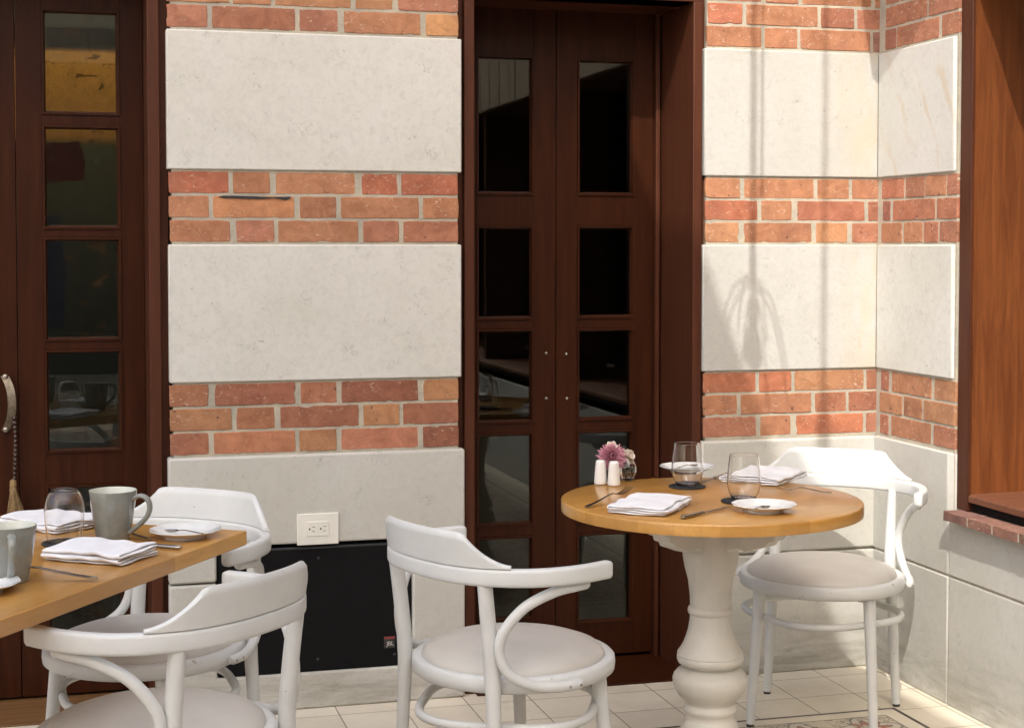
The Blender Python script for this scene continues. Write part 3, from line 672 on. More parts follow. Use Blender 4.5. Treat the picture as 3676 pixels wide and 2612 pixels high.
# unlit rooms behind the doors and the window, and the rest of the courtyard
def sb(name, m, *b): return struct(MB().box(*b).build(name, M[m], angle=0))
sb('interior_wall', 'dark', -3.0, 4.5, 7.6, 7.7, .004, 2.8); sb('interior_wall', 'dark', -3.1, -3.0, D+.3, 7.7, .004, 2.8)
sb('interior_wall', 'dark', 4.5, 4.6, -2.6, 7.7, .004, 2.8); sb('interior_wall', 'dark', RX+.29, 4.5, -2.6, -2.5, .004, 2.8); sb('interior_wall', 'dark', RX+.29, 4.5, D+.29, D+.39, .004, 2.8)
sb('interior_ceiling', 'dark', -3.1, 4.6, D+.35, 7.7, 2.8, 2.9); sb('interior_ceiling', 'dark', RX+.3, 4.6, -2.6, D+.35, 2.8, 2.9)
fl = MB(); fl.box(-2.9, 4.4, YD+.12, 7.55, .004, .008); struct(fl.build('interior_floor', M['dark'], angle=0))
up = thing('upper_wall', 'plain masonry above the doors, just out of the picture', 'wall', (0, D, 2.72), world=True)
part(MB().box(-4, RX+.3, D+.01, D+.45, 2.722, 3.3), 'masonry', M['plaster'], up, world=True, angle=0)
part(MB().box(RX+.01, RX+.3, -3.4, D+.008, 2.722, 3.3), 'masonry', M['plaster'], up, world=True, angle=0)
part(MB().box(RX+.01, RX+.3, -3.4, -2.1, .0, 2.721), 'masonry', M['plaster'], up, world=True, angle=0)
cl = thing('board_cladding', 'vertical timber boards above the window, reflected in the door glass', 'cladding', (RX, 1, 2.3), world=True)
mb = MB(); yy = -3.3
while yy < 4.22:
    mb.box(RX-.030-rnd.uniform(0, .006), RX+.001, yy, yy+.112, 2.285, 3.6); yy += .12
mb.box(RX-.024, RX+.001, -3.3, 4.2, 2.29, 3.58)
part(mb, 'boards', M['boards'], cl, world=True, angle=0)
part(MB().box(-4, gx-.582, D+.01, D+.40, .0, 2.721), 'masonry', M['plaster'], up, world=True, angle=0)
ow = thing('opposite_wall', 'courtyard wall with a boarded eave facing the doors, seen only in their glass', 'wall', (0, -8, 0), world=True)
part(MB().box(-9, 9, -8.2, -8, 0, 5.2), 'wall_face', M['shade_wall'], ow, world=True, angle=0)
part(MB().box(-1.2, -.5, -7.999, -7.9, 0, 3.2), 'pier', M['plaster'], ow, world=True, angle=0)
part(MB().box(3.9, 4.6, -7.999, -7.9, 0, 3.2), 'pier', M['plaster'], ow, world=True, angle=0)
mb = MB()
for i in range(90):
    x = -9+i*.2; mb.box(x, x+.192, -7.97-rnd.uniform(0, .01), -7.6, 3.4, 5.2)
mb.box(-9, 9, -7.9, -7.62, 3.42, 5.15)
part(mb, 'eave_boards', M['boards'], ow, world=True, angle=0)

# ---- socket plate and loudspeaker set into the pilaster
so = thing('wall_socket', 'cream double power socket plate on the pilaster above the black speaker', 'socket', (.706, D, .55), world=True)
sx0, sx1, sz0, sz1 = ony(1063, 1895, D).x, ony(1212, 1890, D).x, .503, .598
part(MB().box(sx0, sx1, D-.0225, D-.0135, sz0, sz1), 'cover_plate', M['plate'], so, world=True, bevel=.0025, segs=3)
part(MB().box(sx0+.030, sx1-.030, D-.0245, D-.022, sz0+.026, sz1-.024), 'socket_face', M['plate'], so, world=True, bevel=.0012)
for k in range(2):
    bx = sx0+.0355+k*.034
    for (dx, dz, w_, h_) in ((.0, .0, .0044, .0052), (.010, .0065, .0085, .0016), (.010, -.0065, .0075, .0016)):
        part(MB().box(bx+dx, bx+dx+w_, D-.0250, D-.0240, (sz0+sz1)/2+dz-h_/2+.001, (sz0+sz1)/2+dz+h_/2+.001), 'slot', M['slot'], so, world=True, angle=0)
sp = thing('speaker', 'black loudspeaker box set into a recess at the foot of the pilaster', 'speaker', (.70, D, .11), world=True)
part(MB().box(SL+.003, SR_-.003, D-.004, D+.26, SB+.001, ST-.014), 'cabinet', M['black'], sp, world=True, bevel=.004)
part(MB().box(SL+.004, SR_-.004, D-.0055, D+.1, ST-.0195, ST-.0125), 'top_lip', M['black_lip'], sp, world=True, bevel=.002)
for px, py in ((1143, 2001), (1141, 2364), (1416, 2346), (861, 2016), (1416, 1985)):
    c = ony(px, py, D-.004); mb = MB().lathe([(.0045, 0), (.004, .0012), (.0015, .0012), (.001, .0003), (0, .0003)], 14); mb.v = [(c.x+a, D-.004-z_, c.z+b) for a, b, z_ in mb.v]
    part(mb, 'screw', M['black_lip'], sp, world=True)
b0 = ony(1379, 2325, D-.004); b1 = ony(1417, 2291, D-.004)
bd = part(MB().box(b0.x, b1.x, D-.0062, D-.0038, b0.z, b1.z), 'badge', M['slot'], sp, world=True, bevel=.0006)
part(MB().box(b0.x, b1.x, D-.0064, D-.0042, b1.z+.0008, b1.z+.0085), 'red_strip', M['red'], sp, world=True, angle=0)
def text_mesh(body, size, loc, m, parent, name, origin):
    cu = bpy.data.curves.new(name, 'FONT'); cu.body = body; cu.size = size; cu.extrude = .0002; cu.align_x = 'CENTER'; cu.align_y = 'CENTER'
    cu.space_character = .92
    t = bpy.data.objects.new(name, cu); C.objects.link(t)
    bpy.context.view_layer.update()
    me = bpy.data.meshes.new_from_object(t.evaluated_get(bpy.context.evaluated_depsgraph_get())); bpy.data.objects.remove(t)
    me.transform(Matrix.Translation(Vector(loc)-origin) @ Matrix.Rotation(R(90), 4, 'X')); me.materials.clear(); me.materials.append(m)
    o = bpy.data.objects.new(name, me); C.objects.link(o); o.parent = parent; return o
text_mesh('JBL', .0185, ((b0.x+b1.x)/2+.002, D-.0066, (b0.z+b1.z)/2), M['pale'], bd, 'lettering', wloc(sp))

# ---- what shades the scene from outside the picture
cn = thing('diffuser_awning', 'unseen translucent awning added over the left side to shade and softly fill it', 'awning', (-1.5, -.8, 0), world=True)
CZ = 5.0; CE = 1.975-.387*(CZ-1.33)
mb = MB(); nx_, ny_ = 12, 16; v = []
for i in range(nx_+1):
    for j in range(ny_+1): v.append((CE-6.2*i/nx_, -6.6+9.2*j/ny_, CZ-.10*math.sin(math.pi*j/ny_)*math.sin(math.pi*i/nx_)))
mb.add(v, [(i*(ny_+1)+j, (i+1)*(ny_+1)+j, (i+1)*(ny_+1)+j+1, i*(ny_+1)+j+1) for i in range(nx_) for j in range(ny_)])
part(mb, 'cloth', M['awning'], cn, world=True, angle=60, flip=False)  # translucent cloth added in place of a roof, shading and softly lighting the left
for x in (CE-6.25,):
    part(MB().box(x-.05, x+.05, -6.6, -6.5, 0, CZ), 'post', M['boards'], cn, world=True, bevel=.004)
    part(MB().box(x-.05, x+.05, 2.5, 2.6, 0, CZ), 'post', M['boards'], cn, world=True, bevel=.004)
part(MB().box(CE-.03, CE, -6.6, 2.6, CZ-.02, CZ+.02), 'edge_rail', M['boards'], cn, world=True, angle=0)
gr_ = thing('sun_filter', 'unseen frosted glass sheet added over the right side to dim and soften the sun', 'roof', (3, -1, CZ), world=True)
part(MB().add([(CE+.002, -6.6, CZ), (CE+7, -6.6, CZ), (CE+7, 2.6, CZ), (CE+.002, 2.6, CZ)], [(0, 1, 2, 3)]), 'glazing', M['filter_glass'], gr_, world=True, angle=0, flip=False)  # sheet added overhead to weaken and diffuse the direct sun
# unseen plank added to cast the slanting shade on the return wall
s3 = SUN/abs(SUN.z); p1 = Vector((RX, 4.25, 2.299))-s3*.5; p2 = Vector((RX, 4.80, 1.944))-s3*.5
eb = thing('shade_plank', 'unseen sloping plank added above the inner corner to cast shade on the return wall', 'board', p1, world=True)
w3 = Vector((0, .22, .34)); t3 = Vector((.02, 0, 0))
mb = MB(); q = [p1, p2, p2+w3, p1+w3]; mb.add([x-t3 for x in q]+[x+t3 for x in q], [(0, 1, 2, 3), (7, 6, 5, 4), (0, 4, 5, 1), (1, 5, 6, 2), (2, 6, 7, 3), (3, 7, 4, 0)])
part(mb, 'board', M['boards'], eb, world=True, angle=0)
# pendant lantern and cables whose soft shadows fall on the sunlit wall
def up_(px, py, t): return ony(px, py, D)-s3*t
lt = thing('pendant_lantern', 'wire pendant lantern on a cable, known by its soft shadow on the wall', 'lantern', up_(2705, 1180, 1.25), world=True)
a = up_(2702, 1040, 1.25); part(MB().tube([a+Vector((0, 0, 3)), a], .012, 8), 'cable', M['black'], lt, world=True)
a2 = a+Vector((.030, 0, 0)); part(MB().tube([a2+Vector((0, 0, 3)), a2+Vector((0, 0, .30))], .006, 8), 'cable', M['black'], lt, world=True)
c = up_(2705, 1180, 1.25)
part(MB().lathe([(.006, .10), (.018, .06), (.014, .0), (.026, -.05), (.030, -.10), (.020, -.125), (0, -.125)], 16, c), 'bulb_holder', M['black'], lt, world=True)
for k in range(8):
    an = k*math.pi/4; pts = [c+Vector((q_*math.cos(an), q_*math.sin(an), z_)) for q_, z_ in ((.01, .13), (.055, .10), (.085, .02), (.11, -.09), (.12, -.15))]
    part(MB().tube(smooth_path(pts, 5), .0032, 6), 'wire', M['black'], lt, world=True)
cb = thing('hanging_cable', 'single hanging cable, known by its soft shadow right of the lantern shadow', 'cable', up_(2955, 1400, 2.1), world=True)
a = up_(2955, 1430, 2.1); part(MB().tube([a+Vector((0, 0, 3.2)), a+Vector((.0, 0, .12)), a+Vector((.002, 0, 0)), a+Vector((.002, 0, -.1)), a+Vector((0, 0, -.28))], [.009, .009, .013, .024, .022], 10), 'cable_line', M['black'], cb, world=True)
# ------------------------------------------------------------------ furniture
def rail_path():
    h = [(.284, .056), (.290, -.010), (.283, -.075), (.262, -.135), (.222, -.187), (.165, -.230), (.09, -.255)]
    P = [(-x, y, 0) for x, y in h]+[(0, -.262, 0)]+[(x, y, 0) for x, y in h[::-1]]
    return smooth_path(P, 8)
RP = rail_path()
def rail_at(s):
    # signed arc length from the middle of the back
    mid = len(RP)//2; i = mid; acc = 0.; st = 1 if s >= 0 else -1; left = abs(s)
    while 0 < i+st < len(RP)-0 and 0 <= i+st < len(RP):
        d = (RP[i+st]-RP[i]).length
        if left <= d: p = RP[i].lerp(RP[i+st], left/d); t = (RP[i+st]-RP[i]).normalized()*st; return p, t
        left -= d; i += st
    return RP[i], (RP[i]-RP[i-st]).normalized()*st
def make_chair(label):
    t = thing('bentwood_armchair', label, 'chair', group='white bentwood armchairs')
    W = M['paint']
    # seat ring and cushion
    part(MB().lathe([(.208, .402), (.236, .400), (.2415, .404), (.2432, .418), (.2418, .432), (.237, .437), (.224, .438), (.215, .434), (.210, .426)], 72, rf=lambda a, r, z: 1+.018*math.sin(a)), 'seat_ring', W, t, angle=60)
    part(MB().lathe([(0, .41), (.20, .41), (.217, .426), (.2200, .4345), (.2165, .445), (.204, .4555), (.172, .4670), (.124, .4755), (.065, .4805), (0, .4815)], 72, rf=lambda a, r, z: 1+.018*math.sin(a)), 'seat_cushion', M['vinyl'], t, angle=70)
    # arm rail
    zr_ = .675; n = len(RP); rad = []
    for i in range(n):
        e = min(i, n-1-i); k = (.35, .80, .97)[e] if e < 3 else 1.
        rad.append((.0130, .0200))
    pts = [p+Vector((0, 0, zr_)) for p in RP]
    d0 = (pts[0]-pts[1]).normalized(); pts = [pts[0]+d0*.009, pts[0]+d0*.006]+pts+[pts[-1]+(pts[-1]-pts[-2]).normalized()*.006, pts[-1]+(pts[-1]-pts[-2]).normalized()*.009]
    rad = [(.007, .013), (.0112, .0172)]+[(.0130, .0200)]*n+[(.0112, .0172), (.007, .013)]
    part(MB().tube(pts, rad, 16, sec=rrect(16, .45), upv=(0, 0, 1)), 'arm_rail', W, t, angle=50)
    # back panel standing on the rail
    S1, S2, HP = .150, .255, .077; cols = 64; rows = 9; v = []
    for side in (0, 1):
        for i in range(cols+1):
            s = -S2+2*S2*i/cols; p, tg = rail_at(s); nrm = Vector((tg.y, -tg.x, 0))
            a = abs(s)
            if a < S1: hh = HP-.004*max(0, (a-S1+.03)/.03)**2
            else:
                q = (a-S1)/(S2-S1); hh = (HP-.004)*(1-q)**1.55*(1-.10*math.sin(q*math.pi))+.007*q
            for j in range(rows+1):
                f = j/rows; z = .6965+hh*f
                rnd_ = .0075*(1-math.sqrt(max(0, 1-max(0, (f*hh-hh+.007)/.007)**2)))
                th = .0125-rnd_ if side == 0 else -.0050+rnd_
                lean = .14*max(0, hh*f)
                q_ = p+nrm*(th+lean); v.append((q_.x, q_.y, z))
    m_ = (cols+1)*(rows+1); idx = lambda sd, i, j: sd*m_+i*(rows+1)+j; f = []
    for sd in (0, 1):
        for i in range(cols):
            for j in range(rows): f.append((idx(sd, i, j), idx(sd, i+1, j), idx(sd, i+1, j+1), idx(sd, i, j+1)))
    for i in range(cols): f += [(idx(0, i, rows), idx(0, i+1, rows), idx(1, i+1, rows), idx(1, i, rows)), (idx(0, i, 0), idx(0, i+1, 0), idx(1, i+1, 0), idx(1, i, 0))]
    for j in range(rows): f += [(idx(0, 0, j), idx(0, 0, j+1), idx(1, 0, j+1), idx(1, 0, j)), (idx(0, cols, j), idx(0, cols, j+1), idx(1, cols, j+1), idx(1, cols, j))]
    part(MB().add(v, f), 'backrest', W, t, angle=50)
    for sx in (-1, 1):
        P = smooth_path([(sx*.158, .135, .408), (sx*.166, .150, .25), (sx*.178, .168, .008)], 8); k = len(P)
        lg = part(MB().tube(P, [.0185-.006*(i/(k-1))**1.2 for i in range(k)], 16), 'leg', W, t, angle=50)
        part(MB().lathe([(.011, 0), (.0118, .009)], 14, (sx*.178, .168, 0)), 'foot_pad', M['rubber'], lg)
        P = smooth_path([(sx*.199, -.192, .008), (sx*.187, -.190, .24), (sx*.178, -.188, .42), (sx*.177, -.198, .54), (sx*.180, -.2120, .660)], 8); k = len(P)
        rr = []
        for i in range(k):
            u = i/(k-1); rr.append((.0125+.006*min(1, u/.55), .0125+.006*min(1, u/.55)-(.0045*max(0, (u-.6)/.4))))
        lg = part(MB().tube(P, rr, 16), 'leg', W, t, angle=50)
        part(MB().lathe([(.011, 0), (.0118, .009)], 14, (sx*.199, -.192, 0)), 'foot_pad', M['rubber'], lg)
        P = smooth_path([(sx*.276, .006, .648), (sx*.276, -.032, .646), (sx*.264, -.085, .637), (sx*.236, -.145, .605), (sx*.209, -.182, .550), (sx*.202, -.188, .503), (sx*.214, -.168, .455), (sx*.234, -.114, .426), (sx*.2505, -.055, .417), (sx*.2555, .006, .418)], 7); k = len(P)
        br = part(MB().tube(P, [.008, .0105]+[.0122]*(k-4)+[.0105, .007], 14), 'arm_brace', W, t, angle=55)
        for yy in (-.034, -.006):
            a_ = math.atan2(yy, .2555); c = Vector((sx*.267*math.cos(a_), .267*math.sin(a_), .417))
            mb = MB().lathe([(.0032, -.001), (.003, .0014), (.001, .0012), (0, .0006)], 10)
            rot = Vector((sx*math.cos(a_), math.sin(a_), 0)).to_track_quat('Z', 'Y').to_matrix()
            mb.v = [tuple(rot @ Vector(p)+c) for p in mb.v]; part(mb, 'screw', M['pewter'], br)
    P = []
    for i in range(64):
        a = 2*math.pi*i/64; q = .218+.013*math.cos(4*a); P.append((q*math.cos(a), q*math.sin(a)-.010, .318))
    part(MB().tube(P, .0108, 12, closed=True, upv=(0, 0, 1)), 'stretcher', W, t, angle=60)
    return t
CH = [((1.000, 3.626), (.929, .370), 'white armchair seen from behind, drawn up to the left of the round table'),
      ((2.142, 4.290), (-.583, -.812), 'white armchair in the sunlit corner behind the round table, facing the viewer'),
      ((.155, 3.254), (-.707, .708), 'white armchair cut off by the lower edge of the picture, nearest to the viewer'),
      ((.161, 3.970), (-.656, -.755), 'white armchair pushed in behind the square table, in front of the pilaster')]
c0 = None
for (x, y), (fx, fy), lb in CH:
    if c0 is None: c0 = make_chair(lb); o = c0
    else: o = copy_tree(c0); o['label'] = lb
    o.location = (x, y, 0); o.rotation_euler.z = math.atan2(-fx, fy)

TZ = .75
PED = [(.19, 0), (.19, .022), (.18, .030), (.165, .034), (.150, .050), (.118, .085), (.092, .120), (.078, .145), (.0715, .160), (.070, .168), (.064, .174), (.0625, .186), (.066, .192), (.0705, .199), (.0700, .206), (.0655, .214), (.0655, .219), (.070, .227), (.081, .237), (.0915, .252), (.0970, .268), (.0980, .280), (.0945, .2915), (.086, .301), (.074, .307), (.0655, .3115), (.0655, .317), (.074, .3185), (.083, .323), (.0865, .331), (.0870, .338), (.0845, .3425), (.0860, .3445), (.0850, .350), (.0790, .358), (.0700, .374), (.0630, .392), (.0575, .412), (.0540, .434), (.0530, .449), (.0575, .4525), (.0595, .459), (.0575, .4665), (.0530, .471), (.0530, .498), (.0560, .539), (.0635, .575), (.0675, .603), (.0670, .650), (.0640, .700), (.0640, .716)]
PED = [(r*(1+.08*min(1, max(0, (z-.48)/.1))), z) for r, z in PED]
def pedestal(t, rot):
    part(MB().lathe(PED, 64), 'pedestal', M['pedestal'], t, angle=42)
    for k in range(4):
        a = rot+k*math.pi/2
        prof = [(.05, .716), (.250, .716), (.250, .700), (.236, .695), (.232, .684), (.216, .680), (.210, .667), (.192, .661), (.184, .649), (.155, .640), (.125, .629), (.100, .636), (.078, .628), (.05, .600)]
        mb = MB().prism(prof, -.026, .026, 'y'); ca, sa = math.cos(a), math.sin(a)
        mb.v = [(x*ca-y*sa, x*sa+y*ca, z) for x, y, z in mb.v]
        part(mb, 'bracket', M['pedestal'], t, bevel=.003)
def _tops():
    # joined staves: a different tone for each stave
    m = M['table_wood']; nt = m.node_tree; b = nt.nodes['Principled BSDF']
    sx = nt.nodes.new('ShaderNodeSeparateXYZ'); tc = nt.nodes.new('ShaderNodeTexCoord'); nt.links.new(tc.outputs['Object'], sx.inputs[0])
    iy = math_n(nt, 'FLOOR', math_n(nt, 'DIVIDE', sx.outputs['Y'], .088))
    ix = math_n(nt, 'FLOOR', math_n(nt, 'DIVIDE', math_n(nt, 'ADD', sx.outputs['X'], math_n(nt, 'MULTIPLY', iy, .23)), .62))
    cb = nt.nodes.new('ShaderNodeCombineXYZ'); nt.links.new(ix, cb.inputs[0]); nt.links.new(iy, cb.inputs[1])
    wn = nd(nt, 'ShaderNodeTexWhiteNoise'); nt.links.new(cb.outputs[0], wn.inputs['Vector'])
    old = b.inputs['Base Color'].links[0].from_socket
    tone = mixc(nt, wn.outputs['Value'], (.86, .82, .76), (1.1, 1.1, 1.12))
    nt.links.new(mixc(nt, 1., old, tone, 'MULTIPLY'), b.inputs['Base Color'])
_tops()
rt = thing('round_table', 'round maple table on a turned cream pedestal, laid for two', 'table', (1.590, 3.820, 0), R(28))
pedestal(rt, R(4))
part(MB().lathe([(0, .7185), (.383, .7185), (.3888, .7200), (.3895, .7240), (.3895, .7445), (.3885, .7485), (.3860, .7498), (.2, .75), (0, .75)], 128), 'tabletop', M['table_wood'], rt, angle=50)
sq = thing('square_table', 'square cornered maple table running out of the picture at the left', 'table', (0, 0, 0), math.atan2(-.835, -.55))
e2 = Vector((-.55, -.835, 0)); e1 = Vector((-.826, .564, 0)); LN, WD = 1.25, .80
sq.location = Vector((.375, 3.667, 0))+e2*LN/2+e1*WD/2
s_ = 1 if (Matrix.Rotation(sq.rotation_euler.z, 3, 'Z') @ Vector((0, 1, 0))).dot(e1) > 0 else -1
part(MB().box(-LN/2, LN/2, -WD/2, WD/2, .7165, .75), 'tabletop', M['table_wood'], sq, bevel=.003, segs=3)
pedestal(sq, R(45))
# ------------------------------------------------------------------ tableware
def r_(x, y, z=TZ): return onz(1950+x/1.905, 1550+y/1.905, z)
def l_(x, y, z=TZ): return onz(x/2.54, 1700+y/2.54, z)
E_ = .0006
def plate(label, x, y, rot=0.):
    t = thing('saucer', label, 'saucer', (x, y, TZ+E_), rot, 'scalloped white saucers')
    sc = lambda a, r, z: 1+.014*math.cos(12*a)*max(0, (r-.055)/.024)
    part(MB().lathe([(0, .0025), (.044, .0015), (.0455, 0), (.0475, 0), (.049, .004), (.060, .009), (.072, .0145), (.0795, .0175), (.0803, .0186), (.0795, .0195), (.072, .0168), (.060, .0115), (.050, .0075), (.046, .0066), (0, .006)], 96, rf=sc), 'dish', M['porcelain'], t, angle=40)
    return t
plate('white saucer with a teaspoon at the front of the round table', 1.640, 3.600)
plate('white saucer at the back of the round table behind a glass', 1.712, 4.292, .3)
plate('white saucer with a teaspoon beside the grey mug on the square table', .236, 3.622, .2)
p2_ = l_(180, 1062); plate('white saucer cut off by the left edge of the picture', p2_.x-.078, p2_.y+.004, .4)

GLO = [(0, .0012), (.020, .0004), (.0255, .001), (.032, .006), (.0385, .018), (.0422, .035), (.0432, .050), (.0422, .070), (.0395, .094), (.0374, .1125), (.0371, .1150), (.0366, .1157), (.0361, .1150), (.0364, .1125), (.0385, .094), (.0412, .070), (.0422, .050), (.0412, .036), (.0373, .0205), (.031, .0085), (.024, .0045), (.015, .0038), (0, .0038)]
def dense(pr, n=4):
    return [(max(0, p.x), p.y) for p in smooth_path([(a, b, 0) for a, b in pr], n)]
GLO = dense(GLO)
def tumbler(label, x, y, z, flip=False):
    t = thing('tumbler', label, 'glass', (x, y, z), 0, 'stemless tumblers')
    o = part(MB().lathe(GLO, 72, cap=False), 'bowl', M['glass'], t, angle=60)
    if flip: o.rotation_euler.x = math.pi; o.location.z = .1165
    return t
def coaster(label, x, y):
    t = MB().lathe([(0, 0), (.049, 0), (.0505, .001), (.0505, .0032), (.049, .0042), (.043, .0042), (.0425, .0036), (0, .0036)], 64).build('coaster', M['coaster'])
    t.location = (x, y, TZ+E_); tag(t, label, 'coaster', 'round black coasters')
CT = TZ+E_+.0042+.0004
coaster('round black coaster under the upright glass at the back of the round table', 1.604, 4.022); tumbler('upright stemless glass in front of the rear saucer on the round table', 1.606, 4.024, CT-.0006)
g2 = r_(1385, 478); coaster('round black coaster mostly hidden behind the front saucer on the round table', g2.x-.012, g2.y+.005); tumbler('upright stemless glass directly behind the front saucer on the round table', g2.x, g2.y+.012, CT-.0006)
coaster('round black coaster beneath the upturned glass on the square table', -.025, 3.610); tumbler('stemless glass standing upside down on the square table', -.026, 3.612, CT, True)

def mug(label, x, y, rot):
    t = thing('mug', label, 'mug', (x, y, TZ+E_), rot, 'grey green mugs')
    pr = [(0, .003), (.030, .003), (.031, 0), (.0355, 0), (.0378, .003), (.0400, .018), (.0450, .050), (.0495, .085), (.0528, .1085), (.0522, .1103), (.0508, .1085), (.0472, .085), (.0428, .050), (.0378, .018), (.034, .009), (0, .007)]
    part(MB().lathe(pr, 72, mi=lambda i: 0 if i < 9 else 1, cap=False), 'cup', [M['glaze'], M['glaze_in']], t, angle=50)
    P = smooth_path([(.0475, 0, .092), (.066, 0, .0995), (.083, 0, .092), (.0885, 0, .074), (.082, 0, .054), (.067, 0, .038), (.0520, 0, .026), (.0400, 0, .0165)], 8); n = len(P)
    part(MB().tube(P, [(.0056, .0092-.001*math.sin(math.pi*i/n)) for i in range(n)], 14, upv=(0, 1, 0)), 'handle', M['glaze'], t, angle=60)
    return t
rv = Vector((math.cos(YAW), -math.sin(YAW), 0)); fv = Vector((math.sin(YAW), math.cos(YAW), 0))
def ang(v): return math.atan2(v.y, v.x)
m1 = l_(1033, 597); mug('grey green mug with its handle to the right beside the upturned glass', m1.x, m1.y, ang(rv*.97-fv*.2))
m2 = onz(34, 2086, TZ); mug('grey green mug at the left edge with its handle towards the viewer', m2.x, m2.y, ang(-fv*.9+rv*.36))

def napkin(label, cx, cy, L, Wd, dirv, seed, n=3, flipy=False):
    q = random.Random(seed); mb = MB()
    gap = .0058; prof = []
    # zig-zag fold seen from the end
    for k in range(n):
        e0, e1 = -Wd/2+q.uniform(-.003, .003), Wd/2+q.uniform(-.003, .003)
        seq = [e0+(e1-e0)*i/12 for i in range(13)]
        if k % 2: seq = seq[::-1]
        prof += [(y, k*gap, k) for y in seq]
        if k < n-1:
            s = 1 if k % 2 == 0 else -1; y = seq[-1]
            prof += [(y+s*.0026, k*gap+gap*.2, k+.2), (y+s*.0034, k*gap+gap*.5, k+.5), (y+s*.0026, k*gap+gap*.8, k+.8)]
    NX = 22; ends = [(q.uniform(-.003, .003), q.uniform(-.005, .004)) for _ in range(n)]; ph = [q.uniform(0, 6) for _ in range(8)]
    v = []
    for i in range(NX+1):
        u = i/NX
        for (y, z, k) in prof:
            ek = ends[min(n-1, int(round(k)))]
            x = -L/2+ek[0]+(L+ek[1]-ek[0])*u
            w = k/(n-1)
            zz = .0030+z+w*(.0014*math.sin(u*7+ph[0]+y*20)+.0012*math.sin(u*13+ph[1]-y*35))+.0012*math.sin(u*19+y*60+ph[2]+k)
            lift = max(0, abs(u-.5)*2-.8)/.2
            zz += lift*lift*(q.uniform(.0, .0004)+.0012*w*math.sin(ph[3]+y*45)); zz *= 1-.06*(2*y/Wd)**2*w
            yy = y+.0028*math.sin(u*6+ph[4]+k*.8)+.0015*math.sin(u*17+ph[5]+k)
            v.append((x+.0025*math.sin(y*40+ph[6]+k*1.7), yy*(-1 if flipy else 1), max(.0026, zz)))
    m_ = len(prof); f = [(i*m_+j, i*m_+j+1, (i+1)*m_+j+1, (i+1)*m_+j) for i in range(NX) for j in range(m_-1)]
    o = mb.add(v, f).build('napkin', M['linen'], angle=80)
    s = o.modifiers.new('Solidify', 'SOLIDIFY'); s.thickness = .0042; s.offset = 0
    d = o.modifiers.new('Subdivision', 'SUBSURF'); d.levels = d.render_levels = 1
    o.location = (cx, cy, TZ+E_); o.rotation_euler.z = ang(Vector(dirv)); return tag(o, label, 'napkin', 'folded white linen napkins')
napkin('folded white napkin beside the fork at the front left of the round table', 1.383, 3.712, .225, .145, (.62, .78, 0), 4, 4)
napkin('folded white napkin at the back right of the round table, near the chair', 1.868, 4.100, .225, .165, (.72, .69, 0), 9, 4, True)
napkin('folded white napkin at the front corner of the square table before the mug', .048, 3.425, .195, .135, (.80, -.60, 0), 15, 5)
napkin('folded white napkin behind the upturned glass on the square table', -.048, 3.862, .225, .165, (.62, -.78, 0), 21, 4)

def strip(pts, mb, th):
    """pts: (x, z, halfwidth, crown); a shaped flat bar along x"""
    v = []; n = len(pts)
    for x, z, w, c in pts:
        v += [(x, -w, z), (x, -w*.5, z+c*.8), (x, w*.5, z+c*.8), (x, w, z), (x, w*.55, z-th), (x, -w*.55, z-th)]
    f = [(6*i+k, 6*i+(k+1) % 6, 6*i+6+(k+1) % 6, 6*i+6+k) for i in range(n-1) for k in range(6)]+[tuple(range(6)), tuple(range(6*n-1, 6*n-7, -1))]
    return mb.add(v, f)
def lay(o, a, b, lift=0.):
    d = b-a; o.location = (a.x, a.y, a.z+lift+E_); o.rotation_euler = (0, -math.atan2(d.z, Vector((d.x, d.y)).length), ang(d)); return o
def fork(label, a, b):
    t = thing('fork', label, 'fork', group='table forks')
    hp = [(0, .0035, .0020, .0008), (.004, .0036, .0062, .0014), (.016, .0040, .0072, .0016), (.040, .0050, .0060, .0016), (.075, .0085, .0042, .0016), (.105, .0125, .0030, .0016), (.120, .0125, .0034, .0012), (.128, .0100, .0070, .0008), (.138, .0070, .0105, .0004), (.150, .0050, .0118, .0002)]
    part(strip(hp, MB(), .0018), 'handle', M['steel'], t, angle=50)
    for k in range(4):
        y = -.0093+.0062*k
        ps = [(.149, .0050, .0021, .0002), (.163, .0052, .0019, .0002), (.180, .0085, .0016, .0002), (.196, .0145, .0008, .0001)]
        mb = strip(ps, MB(), .0015); mb.v = [(x, yy+y, z) for x, yy, z in mb.v]; part(mb, 'tine', M['steel'], t, angle=50)
    return lay(t, a, b)
def knife(label, a, b):
    t = thing('knife', label, 'knife', group='table knives')
    pr = [(.0045, 0), (.0072, .003), (.0078, .012), (.0066, .055), (.0056, .088), (.0064, .092), (.0064, .0955), (.0035, .099)]
    mb = MB().lathe(pr, 16); mb.v = [(z, x, y*.62+.0050) for x, y, z in mb.v]; part(mb, 'handle', M['steel'], t, angle=45)
    bl = [(.097, .0038), (.104, .0068), (.130, .0090), (.175, .0098), (.200, .0085), (.212, .0040), (.2145, 0)]
    v = [(x, -.0052, z) for x, z in ((.097, .004), (.205, .004), (.2145, .0045))]
    poly = [(x, w-.0055) for x, w in bl]+[(.2145, -.0055), (.205, -.0058), (.097, -.0058)]
    n = len(poly); mb = MB().add([(x, y, .0052) for x, y in poly]+[(x, y, .0040) for x, y in poly], [tuple(range(n)), tuple(range(2*n-1, n-1, -1))]+[(i, (i+1) % n, n+(i+1) % n, n+i) for i in range(n)])
    part(mb, 'blade', M['blade'], t, angle=30); return lay(t, a, b)
